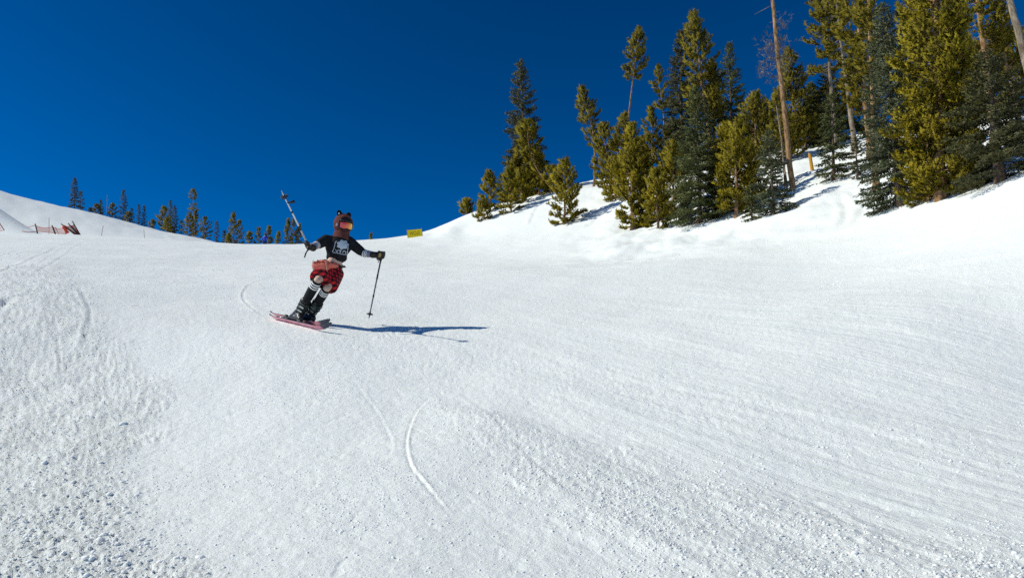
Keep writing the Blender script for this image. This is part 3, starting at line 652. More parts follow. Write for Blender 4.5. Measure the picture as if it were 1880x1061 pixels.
tree('spruce_tree', 'dark spruce filling the stand behind the leftmost tall right hand pine', 'spruce', (1512, 283), (1522, 120), 80, .03, 'dark', group=GB, d=44)
tree('pine_tree', 'background olive pine between the pointed spruce and the bare trunk', 'pine', (1412, 320), (1404, 195), 66, .03, 'olive', group=GB, d=44)
for (bx_, by_, tx_, ty_, w_, f_, lb_) in [
    (1130, 368, 1128, 298, 54, 'gold', 'low golden bush pine at the left foot of the middle clump'),
    (1187, 408, 1186, 300, 56, 'gold', 'golden pine wedged between the full golden pine and the small open pine'),
    (1236, 392, 1236, 268, 66, 'gold', 'golden pine touching the left side of the large blue green spruce'),
    (1325, 392, 1324, 285, 58, 'olive', 'olive pine touching the right side of the large blue green spruce'),
    (1374, 378, 1374, 272, 62, 'gold', 'golden pine behind the little spruce sapling'),
    (1445, 300, 1440, 215, 62, 'gold', 'golden pine low behind the foot of the long bare trunk'),
    (1010, 356, 1012, 312, 40, 'gold', 'tiny golden pine under the bent leaning trunk'),
    (958, 374, 956, 318, 46, 'gold', 'little golden pine in the front row below the tall dark spruce'),
    (1790, 345, 1786, 255, 70, 'olive', 'shaded low pine between the huge golden pine and the dark spruce')]:
    tree('pine_tree', lb_, 'pine', (bx_, by_), (tx_, ty_), w_, .02, f_, group=GB, dens=1.15)
# -- trees beyond the brow and the left hill
def ft(label, kind, x, top, w, fol, d, t0=.02, **kw):
    b = 395 + (x - 150) * 0.30 if x < 330 else 455
    tree('dead_tree' if kind == 'snag' else kind + '_tree', label, kind, (x, b), (x + 1, top), w, t0, fol, group=GF, d=d, **kw)
ft('tall dark spruce, leftmost tree on the left skyline', 'spruce', 136, 328, 24, 'dark', 150, dens=1.3)
ft('grey spruce leaning on the leftmost tall spruce', 'spruce', 147, 352, 20, 'spruce', 152)
ft('tiny spruce tip in the wide gap right of the leftmost pair', 'spruce', 165, 383, 12, 'dark', 146)
ft('short dark pine left of the bare pole-like dead trunk', 'pine', 177, 377, 17, 'olive', 147)
ft('small spruce touching the left side of the bare dead trunk', 'spruce', 184, 368, 13, 'dark', 150)
ft('thin bare dead trunk standing like a pole on the left skyline', 'snag', 196, 358, 0, None, 147, rad=.09, bark=M_BARKG)
ft('rounded olive pine right of the thin bare dead trunk', 'pine', 206, 377, 19, 'olive', 147)
ft('tall spruce with narrow top, second tallest on the left hill', 'spruce', 226, 350, 23, 'dark', 148, dens=1.2)
ft('low pine hugging the second tallest left hill spruce', 'pine', 236, 392, 17, 'olive', 145)
ft('thin spruce between the second tallest spruce and the lone cone', 'spruce', 241, 383, 11, 'spruce', 148)
ft('lone narrow cone shaped spruce in the middle of the left skyline', 'spruce', 254, 377, 13, 'dark', 146)
ft('thin spruce with wispy tip right of the lone cone spruce', 'spruce', 264, 378, 12, 'dark', 146)
ft('little pine in the gap left of the dense dark clump', 'pine', 279, 406, 13, 'olive', 143)
ft('wide olive pine at the left of the dense dark clump', 'pine', 300, 382, 28, 'olive', 142)
ft('spruce with open top in the middle of the dense dark clump', 'spruce', 312, 369, 20, 'spruce', 144)
ft('dark pointed spruce at the right of the dense dark clump', 'spruce', 320, 379, 22, 'dark', 143)
ft('small golden pine in front of the dense dark clump', 'pine', 306, 403, 18, 'gold', 138)
ft('short spruce closing the right end of the dense dark clump', 'spruce', 332, 405, 16, 'dark', 142)
ft('tallest pine of the brow with bare gap in its crown', 'pine', 354, 350, 24, 'olive', 122, t0=.52, shape='top', gap=.2, rad=.12)
ft('bushy olive pine under the tallest gap crowned pine', 'pine', 347, 396, 26, 'olive', 118)
ft('slim pine pressed against the tallest gap crowned pine', 'pine', 358, 388, 12, 'olive', 121)
ft('broad dark pine right of the tallest gap crowned pine', 'pine', 376, 402, 25, 'olive', 116)
ft('small dark spruce right of the broad dark pine', 'spruce', 397, 408, 16, 'dark', 114)
ft('tiny spruce standing alone in a gap on the brow', 'spruce', 411, 424, 10, 'dark', 112)
ft('ragged tall pine in the middle of the brow', 'pine', 428, 394, 22, 'olive', 112, gap=.12)
ft('thin grey pine right behind the ragged tall pine', 'pine', 439, 406, 19, 'olive', 114, gap=.18)
ft('low golden pine at the left foot of the ragged tall pine', 'pine', 419, 432, 13, 'gold', 108)
ft('small lopsided pine alone on the flat part of the brow', 'pine', 457, 429, 15, 'olive', 108, t0=.4, gap=.12)
ft('sparse grey pine just left of the blue clad person', 'pine', 474, 421, 14, 'olive', 108, gap=.18)
ft('golden pine just right of the blue clad person', 'pine', 493, 418, 19, 'olive', 108)
ft('tiny golden pine halfway between blue clad person and raised pole', 'pine', 510, 428, 12, 'gold', 106)
ft('taller of the twin pines left of the raised ski pole', 'pine', 528, 404, 18, 'olive', 108, gap=.12)
ft('right one of the twin pines beside the raised ski pole', 'pine', 538, 406, 14, 'olive', 110, gap=.15)
ft('narrow pine behind the shaft of the raised ski pole', 'pine', 548, 414, 17, 'olive', 108, gap=.1)
ft('tiny tree tip showing over the brow right of the skier', 'pine', 680, 431, 7, 'olive', 100)

# yellow stake in the bank
p = hit(1492, 317); dS = math.hypot(p[0], p[1]); q = at(1486, 281, dS)
M_STAKE = noise_mat('yellow_wood', (0.50, 0.24, 0.02), (0.62, 0.34, 0.04), 12, 0.8, 0.004, 40)
ax_ = nrm(q - p); mb = MB().tube([p - ax_ * .25, p, p + (q - p) * .5, p + (q - p) * .88, q + np.array([-.03, 0, 0])], [.085, .085, .082, .08, .018], 8)
tag(mb.build('stake', M_STAKE, None, p, smooth=False), 'short pointed yellow wooden stake in the snow between the trunks', 'stake')

# ---------------------------------------------------------------- yellow sign on the brow (lettering seen from its back)
M_YEL = mat('sign_yellow', (0.92, 0.66, 0.008), 0.5); M_YTXT = mat('sign_lettering', (0.26, 0.17, 0.012), 0.6)
M_BLACK = mat('black_plastic', (0.012, 0.012, 0.014), 0.5); M_GREYP = mat('grey_metal', (0.22, 0.22, 0.23), 0.45, 0.6)
def sign():
    d = 51.5
    tl, tr, bl, br = at(748, 423, d), at(774, 420.5, d), at(749, 437, d), at(775, 434, d)
    c = (tl + tr + bl + br) / 4; rt = nrm(tr - tl); up = nrm(tl - bl); wd = np.linalg.norm(tr - tl); hg = np.linalg.norm(tl - bl)
    up = nrm(up - rt * (up @ rt)); fw = np.cross(rt, up)                  # towards the camera: -fw or fw
    if fw @ (CAM - c) < 0: fw = -fw
    r = empty('trail_sign', c - up * hg * .6)
    tag(r, 'small yellow banner sign on the snow brow between skier and trees', 'sign')
    MB().box(c, [rt * wd / 2, up * hg / 2, fw * .012]).build('panel', M_YEL, r, smooth=False)
    for sx in (-1, 1):
        g = c + rt * sx * (wd / 2 + .02)
        MB().tube([g - up * (hg * .5 + .7), g + up * (hg * .5 + .08)], .022, 8).build('post', M_BARKG, r)
    cu = bpy.data.curves.new('t', 'FONT'); cu.body = 'SLOW'; cu.align_x = 'CENTER'; cu.align_y = 'CENTER'; cu.size = hg * .72; cu.extrude = .003
    to = bpy.data.objects.new('t', cu); COL.objects.link(to); dg = bpy.context.evaluated_depsgraph_get()
    me = bpy.data.meshes.new_from_object(to.evaluated_get(dg)); bpy.data.objects.remove(to)
    V = np.array([v.co[:] for v in me.vertices]); cc = c + fw * .016
    k = wd * .72 / (V[:, 0].max() - V[:, 0].min())
    Vw = cc - np.outer(V[:, 0] * k, rt) + np.outer(V[:, 1] - .0, up) + np.outer(V[:, 2], fw)    # mirrored: read from the far side
    b = MB().add(Vw, [list(p.vertices)[::-1] for p in me.polygons]).build('lettering', M_YTXT, r, smooth=False)
sign()

# ---------------------------------------------------------------- snow ramp at the left
def ramp_mesh():
    pts = [(-70, 352, 70), (-35, 366, 69), (0, 384, 68), (18, 396, 67), (36, 407, 66), (52, 417, 65), (66, 425, 64), (80, 430, 63.5)]
    V = []; n = len(pts); K = 9
    for (px_, py_, d) in pts:
        c = at(px_, py_, d); u = nrm([c[0], c[1], 0])
        g0 = c[:2] - u[:2] * 8.0; g1 = c[:2] + u[:2] * 9.0
        z0 = float(base_z(*g0)) - .3; z1 = float(base_z(*g1)) - .3
        for k in range(K):
            s = k / (K - 1)
            if s < .5: q = s * 2; xy = g0 + (c[:2] - g0) * q; z = z0 + (c[2] - z0) * (q ** 1.25)
            else: q = (s - .5) * 2; xy = c[:2] + (g1 - c[:2]) * q; z = c[2] + (z1 - c[2]) * q
            V.append((xy[0], xy[1], z + .05 * gnoise(np.array([xy[0] * .8]), np.array([xy[1] * .8]), 60)[0]))
    q = np.array([[i * K + j, (i + 1) * K + j, (i + 1) * K + j + 1, i * K + j + 1] for i in range(n - 1) for j in range(K - 1)])
    return mesh_np('snow_ramp', np.array(V), q, smooth=True)
tag(link('snow_ramp', ramp_mesh(), SNOW), 'smooth sloping side of a built snow jump at the left edge', None, None, 'structure')

# ---------------------------------------------------------------- orange safety netting on the brow
M_NET = mat('orange_net', (0.75, 0.10, 0.045), 0.6); M_NETD = mat('rolled_net', (0.42, 0.10, 0.075), 0.7); M_FPOST = mat('dark_fence_post', (0.05, 0.025, 0.022), 0.6); M_WAND = mat('bamboo_wand', (0.30, 0.16, 0.12), 0.7)
def net(mb, a0, a1, b0, b1, nx, ny, w):
    """mesh of strings over the quad a0-a1 (bottom) b0-b1 (top), sagging a little"""
    f = lambda s, t: (a0 * (1 - s) + a1 * s) * (1 - t) + (b0 * (1 - s) + b1 * s) * t - np.array([0, 0, .10 * math.sin(math.pi * s) * t])
    for i in range(nx + 1): mb.tube([f(i / nx, t) for t in (0, .5, 1)], w, 3, False)
    for j in range(ny + 1): mb.tube([f(s, j / ny) for s in np.linspace(0, 1, 7)], w * (2.0 if j in (0, ny) else 1), 3, False)
def seg(a, b, d, d2=None): return at(a[0], a[1], d), at(b[0], b[1], d2 or d)
def fence():
    d = 52.5
    b = hit(66, 426); r = empty('safety_fence', b); tag(r, 'low orange safety net strung between short dark posts beside the snow jump', 'fence')
    A = seg((68, 425), (64.5, 411), d); B = seg((101, 428), (95.5, 414), d); C_ = seg((122, 430), (117, 415), d)
    for P0, P1, rd in ((*A, .035), (*B, .04), (*seg((106.5, 427), (102, 417), d + .3), .018)):
        MB().tube([P0 - (P1 - P0) * .3, P1], rd, 7).build('post', M_FPOST, r)
    m = MB(); net(m, A[0], B[0], A[0] + (A[1] - A[0]) * .75, B[0] + (B[1] - B[0]) * .8, 16, 5, .009); m.build('net', M_NET, r)
    m = MB(); net(m, B[0], C_[0], B[0] + (B[1] - B[0]) * .8, C_[0] + (C_[1] - C_[0]) * .8, 10, 5, .009); m.build('net', M_NET, r)
    m = MB(); m.tube([at(50, 417, d + 6), at(58, 416, d + 3), A[0] + (A[1] - A[0]) * .85], .022, 4); m.build('rope', M_WAND, r)
    m = MB(); m.tube([at(40, 424.5, d), at(52, 426.5, d), A[0]], .022, 4); m.build('rope', M_NETD, r)
    # gathered part of the net, bunched and bright
    m = MB(); m.tube([at(115.5, 415, d), at(119.5, 418, d), at(121, 423, d), at(124, 428, d)], [.10, .16, .09, .13], 7); m.build('net_bunch', M_NET, r)
fence()
def tilted():
    d = 52.0; b = hit(147, 432); r = empty('toppled_fence', b); tag(r, 'three dark fence posts toppled together with netting stretched between them', 'fence')
    L_ = [seg((139, 432), (112, 411), d), seg((145, 432.5), (125, 410), d + .15), seg((148, 432.5), (132.5, 406), d + .3)]
    for P0, P1 in L_: MB().tube([P0 - (P1 - P0) * .05, P1], .035, 7).build('post', M_FPOST, r)
    for i in (0, 1):
        m = MB(); a, b_ = L_[i], L_[i + 1]
        net(m, a[0], b_[0], a[0] + (a[1] - a[0]) * .8, b_[0] + (b_[1] - b_[0]) * .78, 10, 12, .013); m.build('net', M_NETD, r)
        m = MB(); m.tube([a[0] + (a[1] - a[0]) * .82, (a[0] + b_[0]) * .5 + ((a[1] + b_[1]) * .5 - (a[0] + b_[0]) * .5) * .72, b_[0] + (b_[1] - b_[0]) * .8], .025, 4); m.build('rope', M_NET, r)
tilted()
for (a, b_, d, lab) in [((90, 427), (90, 400), 53.5, 'tall thin wand standing behind the low orange safety net'),
                       ((186, 434), (189.5, 414), 53, 'thin leaning marker wand right of the toppled fence posts'),
                       ((265.5, 438), (264, 421), 54, 'thin faint marker wand farthest right on the left brow')]:
    P0, P1 = seg(a, b_, d); w = MB().tube([P0 - (P1 - P0) * .2, P1], .016, 6).build('marker_wand', M_WAND, None, P0); tag(w, lab, 'marker wand', 'marker wands on the left brow')
P0, P1 = seg((8, 423), (-6, 402), 52); r = empty('safety_fence', P0); tag(r, 'end of an orange safety net cut off by the left picture edge', 'fence')
MB().tube([P0, P1], .025, 6).build('post', M_NETD, r); m = MB(); A0, A1 = seg((-40, 428), (-40, 404), 52); net(m, A0, P0, A1, P1, 10, 5, .009); m.build('net', M_NET, r)

# ---------------------------------------------------------------- small person in blue beyond the brow
def far_person():
    for d in np.arange(60, 130, .5):
        f = at(486, 452, d); gx, gy = f[0], f[1]; B = np.array([gx, gy, float(ground_z(gx, gy)[0])])
        if proj(B + np.array([0, 0, 1.76]))[0, 1] > 429.5: break
    X = np.array([1, 0, 0.]); Z = np.array([0, 0, 1.]); Y = np.array([0, 1, 0.])
    P = lambda x, z, y=0: B + X * x + Z * z + Y * y
    m = MB()
    for s in (-1, 1):
        m.cap(P(.10 * s, .92), P(.13 * s, .50, -.10), .095, .07); m.cap(P(.13 * s, .50, -.10), P(.14 * s, .08), .07, .055)
        m.cap(P(.18 * s, 1.40), P(.30 * s, 1.14, -.05), .06, .05); m.cap(P(.30 * s, 1.14, -.05), P(.25 * s, .98, -.25), .05, .04)
        m.cap(P(.14 * s, .06, .08), P(.14 * s, .06, -.16), .06, .05)
    m.cap(P(0, .95), P(0, 1.36), .15, .17, flat=.7, side=X); m.cap(P(0, 1.40), P(0, 1.52), .06, .06); m.ell(P(0, 1.60, -.01), [X * .085, Y * .10, Z * .12])
    skin = mat('far_skin', (.45, .28, .2), .6)
    r = m.build('person', skin, None, B, voxel=.03); tag(r, 'distant person in blue jacket seen over the brow among small trees', 'person')
    m = MB(); m.cap(P(0, .86), P(0, 1.36), .19, .21, flat=.75, side=X)
    for s in (-1, 1): m.cap(P(.18 * s, 1.38), P(.30 * s, 1.14, -.05), .085, .075); m.cap(P(.30 * s, 1.14, -.05), P(.25 * s, .99, -.22), .075, .065)
    m.build('jacket', mat('blue_jacket', (.015, .05, .42), .6), r, voxel=.03)
    m = MB()
    for s in (-1, 1): m.cap(P(.10 * s, .92), P(.13 * s, .50, -.10), .12, .10); m.cap(P(.13 * s, .50, -.10), P(.14 * s, .14), .10, .09)
    m.build('trousers', mat('dark_trousers', (.02, .02, .03), .7), r, voxel=.03)
    MB().ell(P(0, 1.64, 0), [X * .115, Y * .13, Z * .12]).build('helmet', mat('dark_helmet', (.02, .02, .02), .4), r)
    MB().cap(P(0, 1.47), P(0, 1.53), .10, .10).build('scarf', mat('white_scarf', (.6, .62, .66), .8), r)
far_person()

# ---------------------------------------------------------------- the skier
SKD = 9.45
def K(px_, py_, dd=0.0): return at(px_, py_, SKD + dd)
cR = CR[:, 0]; cU = CR[:, 1]; cF = -CR[:, 2]                 # right, up, away from the camera at the skier
M_SKIN = mat('skin', (0.60, 0.40, 0.29), 0.55, spec=0.35); M_TEE = noise_mat('black_cotton', (0.012, 0.012, 0.013), (0.022, 0.022, 0.024), 30, 0.9, .004, 25, .1)
M_PRINT = mat('shirt_print', (0.50, 0.56, 0.60), 0.8); M_HOOD = noise_mat('brown_fleece', (0.088, 0.032, 0.028), (0.15, 0.053, 0.045), 40, 0.95, .006, 60, .1)
M_BLK = mat('matt_black', (0.012, 0.012, 0.013), 0.55); M_FUR = noise_mat('black_fur', (0.008, 0.007, 0.007), (0.02, 0.017, 0.016), 60, 1.0, .01, 80, .05)
M_WHITE = mat('white_cloth', (0.75, 0.75, 0.75), 0.8); M_MASK = mat('dark_face_mask', (0.045, 0.018, 0.020), 0.9)
M_GLOVE = noise_mat('black_leather', (0.014, 0.012, 0.011), (0.03, 0.025, 0.022), 30, 0.6, .003, 50, .3); M_TAN = mat('tan_leather', (0.38, 0.22, 0.06), 0.6)
M_BOOT = noise_mat('boot_shell', (0.022, 0.034, 0.028), (0.050, 0.068, 0.056), 25, 0.35, spec=.5); M_BOOTD = mat('boot_dark', (0.012, 0.013, 0.014), 0.4, spec=.5)
M_STEEL = mat('steel', (0.62, 0.64, 0.66), 0.3, 1.0); M_SHAFT = mat('pole_shaft', (0.60, 0.60, 0.58), 0.35, .5); M_SHAFTD = mat('dark_pole_shaft', (0.16, 0.16, 0.17), 0.35, .6)
M_BAG = noise_mat('coral_nylon', (0.55, 0.11, 0.07), (0.68, 0.165, 0.11), 20, 0.6, .004, 30, .3); M_BAGD = mat('bag_trim', (0.035, 0.02, 0.02), 0.7); M_BAGS = mat('bag_seam', (0.75, 0.42, 0.33), .7)
M_BELT = mat('black_webbing', (0.012, 0.014, 0.014), 0.8)
M_SKIB = noise_mat('pink_ski_base', (0.42, 0.10, 0.16), (0.62, 0.22, 0.29), 5, 0.3, spec=.5, stretch=(1, 1, 4)); M_SKIT = mat('navy_topsheet', (0.018, 0.03, 0.055), 0.35, spec=.5)

# ski direction and edge angle
tail, tip = hit(505, 579), hit(601, 607)
u = tip - tail; u[2] = 0; u = nrm(u)
def on_snow(xy): return np.array([xy[0], xy[1], float(ground_z(xy[0], xy[1])[0])])
gn = nrm([-(base_z(-3., 9.5) - base_z(-3.4, 9.5)) / .4, -(base_z(-3., 9.7) - base_z(-3., 9.3)) / .4, 1.0])
u = nrm(u - gn * (u @ gn))
lat = np.cross(u, gn)                                         # her left/right across the ski, towards image-left and camera
if lat @ cR > 0: lat = -lat
EDGE = math.radians(42)
sn = nrm(gn * math.cos(EDGE) - lat * math.sin(EDGE))          # ski top normal, leaning to image-right
sl_ = nrm(np.cross(u, sn));  sl_ = sl_ if sl_ @ lat > 0 else -sl_
def ski(label, foot_xy, fwd):
    """foot_xy: snow point below the boot; returns the top of the ski under the boot"""
    half = .050; c0 = on_snow(foot_xy) + sl_ * half * .95 + gn * .000
    Ls = np.concatenate([np.linspace(-.88, -.70, 5), np.linspace(-.55, .50, 8), np.linspace(.60, .86, 9)]) * 1.0 + fwd
    Vb, Vt = [], []
    for l in Ls:
        e = l - fwd
        wdt = half * (1 - .13 * (1 - (e / .75) ** 2)) if abs(e) < .75 else half
        if e > .66: wdt *= math.sqrt(max(1 - ((e - .66) / .205) ** 2, .02))
        if e < -.78: wdt *= math.sqrt(max(1 - ((-e - .78) / .105) ** 2, .05))
        rise = (.11 * ((e - .55) / .31) ** 2 if e > .55 else 0) + (.035 * ((-e - .70) / .18) ** 2 if e < -.70 else 0)
        th = .011 if abs(e) < .5 else .007
        p = c0 + u * (e * .93 + fwd) + sn * rise
        Vb += [p - sl_ * wdt, p + sl_ * wdt]; Vt += [p - sl_ * wdt * .94 + sn * th, p + sl_ * wdt * .94 + sn * th]
    n = len(Ls); V = Vb + Vt; o = 2 * n
    base = MB().add(V, [[2 * i, 2 * i + 1, 2 * i + 3, 2 * i + 2] for i in range(n - 1)][::1])
    r = empty('ski', c0); tag(r, label, 'ski', "skier's pair of skis")
    body = [[o + 2 * i, o + 2 * i + 2, o + 2 * i + 3, o + 2 * i + 1] for i in range(n - 1)] + [[2 * i, 2 * i + 2, o + 2 * i + 2, o + 2 * i] for i in range(n - 1)] + [[2 * i + 1, o + 2 * i + 1, o + 2 * i + 3, 2 * i + 3] for i in range(n - 1)] + [[0, o, o + 1, 1], [2 * n - 2, 2 * n - 1, 4 * n - 1, 4 * n - 2]]
    MB().add(V, body).build('topsheet', M_SKIT, r, smooth=False)
    k = n - 6                                                   # pink base up to the dark shovel
    MB().add(V[:2 * k + 2], [[2 * i, 2 * i + 1, 2 * i + 3, 2 * i + 2] for i in range(k)]).build('base', M_SKIB, r, smooth=False)
    MB().add(V[2 * k:2 * n], [[2 * i, 2 * i + 1, 2 * i + 3, 2 * i + 2] for i in range(n - 1 - k)]).build('shovel', M_SKIT, r, smooth=False)
    for l in (-.19, .17): MB().box(c0 + u * l + sn * .025, [u * .045, sl_ * .032, sn * .018]).build('binding', M_BLK, r, smooth=False, bevel=.006)
    MB().box(c0 - u * .26 + sn * .055, [u * .03, sl_ * .025, sn * .03]).build('binding', M_BLK, r, smooth=False, bevel=.006)
    MB().tube([c0 - u * .22 + sl_ * .04 + sn * .02, c0 - u * .30 + sl_ * .07 + sn * .0], .006, 5).build('ski_brake', M_STEEL, r)
    return c0 + sn * .045
fR, fL = hit(542, 592), hit(562, 597)
mid = (fR + fL) / 2
fR = mid + lat * .080 + u * .0; fL = mid - lat * .080 + u * .04
soleR = ski('near pink ski edged in the snow under the outer boot', fR[:2], .10)
soleL = ski('far pink ski half hidden behind the near one', fL[:2], -.26)

# joints (photo pixel, metres towards/away)
pelvis, waist, chest, neckb = K(609, 495), K(615, 480), K(620, 455), K(626, 437)
headc = K(630, 413, -.02)
spine = nrm(neckb - pelvis); hipax = nrm(K(620, 501, .06) - K(601, 494, -.06)); shax = nrm(K(645, 443, .02) - K(597, 439, -.02))
hipR, hipL = K(601, 497, -.06), K(616, 502, .04)
kneeR, kneeL = K(582.5, 516, -.30), K(599, 531, -.22)
ankR = soleR + sn * .09; ankL = soleL + sn * .09
shR, shL = K(599, 441, -.03), K(641, 444, .02)
elR, wrR, haR = K(582, 450, -.20), K(572, 454, -.38), K(566, 451, -.44)
elL, wrL, haL = K(667, 465, -.02), K(689, 468, -.10), K(701, 468, -.12)
front = nrm(np.cross(hipax, spine)); front = front if front @ cF < 0 else -front
fd = nrm(-cF * .80 + cR * .58 - cU * .10); fd = nrm(fd)        # where the face looks
hu = nrm(cU * .97 + cR * .12); hu = nrm(hu - fd * (hu @ fd)); hr = np.cross(fd, hu); hr = hr if hr @ cR > 0 else -hr

def body():
    m = MB()
    m.cap(hipR, kneeR, .078, .052); m.cap(hipL, kneeL, .078, .052); m.cap(kneeR, ankR, .048, .034); m.cap(kneeL, ankL, .048, .034)
    cR_, cL_ = kneeR + (ankR - kneeR) * .3, kneeL + (ankL - kneeL) * .3
    for c, a in ((cR_, ankR), (cL_, ankL)): m.cap(c - u * .02, c + (a - c) * .4 - u * .012, .046, .040)
    for s, a in ((soleR, ankR), (soleL, ankL)): m.cap(a - sn * .03 - u * .04, s + sn * .03 + u * .14, .036, .028)
    m.cap(pelvis - hipax * .05, pelvis + hipax * .05, .115, .115, flat=.95, side=spine); m.cap(pelvis, waist, .12, .108, flat=.78, side=hipax); m.cap(waist, chest, .108, .135, flat=.75, side=shax); m.cap(chest, neckb - spine * .05, .135, .11, flat=.72, side=shax)
    m.cap(shR, shL, .055, .055); m.cap(neckb - spine * .02, headc - hu * .05, .055, .052)
    for s, e, w, h in ((shR, elR, wrR, haR), (shL, elL, wrL, haL)): m.cap(s, e, .05, .037); m.cap(e, w, .038, .026); m.cap(w, h, .028, .032)
    m.ell(headc + hu * .005, [hr * .074, fd * .092, hu * .112]); m.cap(headc - hu * .07 + fd * .03, headc - hu * .085 + fd * .055, .045, .035); m.cap(headc + fd * .085 + hu * .01, headc + fd * .108 - hu * .02, .012, .014)
    return m.build('person', M_SKIN, None, pelvis, voxel=.010, smooth_it=5)
skier = body(); tag(skier, 'skier in black cropped tee and red plaid shorts leaning into a turn', 'person')
PR = skier
# tee: torso and upper sleeves
hemc = K(617, 472); m = MB()
m.cap(hemc + spine * .03, chest, .138, .168, flat=.82, side=shax); m.cap(chest, neckb - spine * .055, .168, .135, flat=.78, side=shax)
m.cap(hemc - spine * .005 - shax * .07, hemc - spine * .005 + shax * .09, .062, .062); m.cap(shR + shax * .02, shL - shax * .02, .072, .072)
for s, e in ((shR, elR), (shL, elL)): m.cap(s, s + (e - s) * .80, .080, .066)
m.cap(chest + front * .05 - shax * .06, chest + front * .05 + shax * .06, .09, .09)
tee = m.build('shirt', M_TEE, PR, voxel=.009, smooth_it=4); tee['label'] = 'black cropped t-shirt with pale grey front print'
# print on the chest, laid on the cloth
teeV = [v.co + Vector(WLOC[PR]) for v in tee.data.vertices]; bv = BVHTree.FromPolygons(teeV, [tuple(p.vertices) for p in tee.data.polygons])
def on_tee(px_, py_, off=.004):
    o = K(px_, py_, -1.2); dr = Vector(ray(px_, py_)).normalized(); h = bv.ray_cast(Vector(o), dr)
    return np.array(h[0]) + np.array(h[1]) * off if h[0] is not None else None
def decal(name, poly):
    """fan of small triangles over a polygon given in photo pixels"""
    P = np.array(poly, float); c = P.mean(0); V = []; R3 = 4; n = len(P)
    for k in range(R3 + 1):
        for q in P:
            w = on_tee(*(c + (q - c) * k / R3)); V.append(w if w is not None else V[-1])
    fs = [[k * n + i, k * n + (i + 1) % n, (k + 1) * n + (i + 1) % n, (k + 1) * n + i] for k in range(R3) for i in range(n)]
    return MB().add(V, fs).build(name, M_PRINT, tee, smooth=True)
def strip(name, pts, wpx):
    V = []; P = np.array(pts, float); t_ = np.gradient(P, axis=0); t_ /= np.linalg.norm(t_, axis=1)[:, None]; nn = np.stack([-t_[:, 1], t_[:, 0]], 1)
    for p_, q in zip(P, nn):
        for s in (-1, 1):
            w = on_tee(*(p_ + q * s * wpx / 2), .005); V.append(w if w is not None else V[-1])
    return MB().add(V, [[2 * i, 2 * i + 1, 2 * i + 3, 2 * i + 2] for i in range(len(P) - 1)]).build(name, M_PRINT, tee, smooth=True)
def dense(pts, k=6): P = np.array(pts, float); return [tuple(P[i] + (P[i + 1] - P[i]) * j / k) for i in range(len(P) - 1) for j in range(k)] + [tuple(P[-1])]
cld = []
for i in range(28): a = 2 * math.pi * i / 28; rr_ = 1 + .13 * math.cos(a * 7); cld.append((629 + 10.2 * rr_ * math.cos(a), 449.5 + 8.2 * rr_ * math.sin(a)))
decal('print_blob', cld)
strip('print_line', dense([(616, 444), (614.5, 451), (613, 457), (610.5, 462), (612, 463.5), (620, 465), (630, 467), (637, 467.5), (638, 460), (639, 450)]), 1.1)
strip('print_line', dense([(616, 444), (619, 443.4)]), 1.1)
for cx, cy, r_ in ((632, 463.4, 2.9), (622, 462, 2.7)): strip('print_line', [(cx + r_ * math.cos(a), cy + r_ * math.sin(a)) for a in np.linspace(math.pi * .9, math.pi * 2.3, 12)], 1.2)
strip('print_line', dense([(616, 458), (618.5, 463)]), 1.2); strip('print_line', dense([(626, 458), (625, 464)]), 1.1)
# long striped sleeves
SL = [(0, (.012, .012, .013)), (.50, (.75, .75, .75)), (.54, (.012, .012, .013)), (.57, (.75, .75, .75)), (.61, (.012, .012, .013)), (.64, (.75, .75, .75)), (.68, (.05, .045, .06)), (.71, (.30, .28, .36))]
for i in range(8): SL.append((.74 + i * .032, (.30, .28, .36) if i % 2 else (.15, .14, .19)))
M_SLEEVE = attr_mat('striped_sleeve', SL, .9)
for s, e, w in ((shR, elR, wrR), (shL, elL, wrL)):
    pts = [s + (e - s) * .35, s + (e - s) * .6, s + (e - s) * .85, e * .9 + w * .08 + s * .02, e + (w - e) * .3, e + (w - e) * .6, e + (w - e) * .85, w]
    q = []
    for i in range(len(pts) - 1): q += [pts[i] + (pts[i + 1] - pts[i]) * k / 6 for k in range(6)]
    q.append(pts[-1]); n = len(q)
    MB().tube(q, np.interp(np.linspace(0, 1, n), [0, .45, .7, 1], [.062, .056, .046, .038]), 16).build('sleeve', M_SLEEVE, PR)
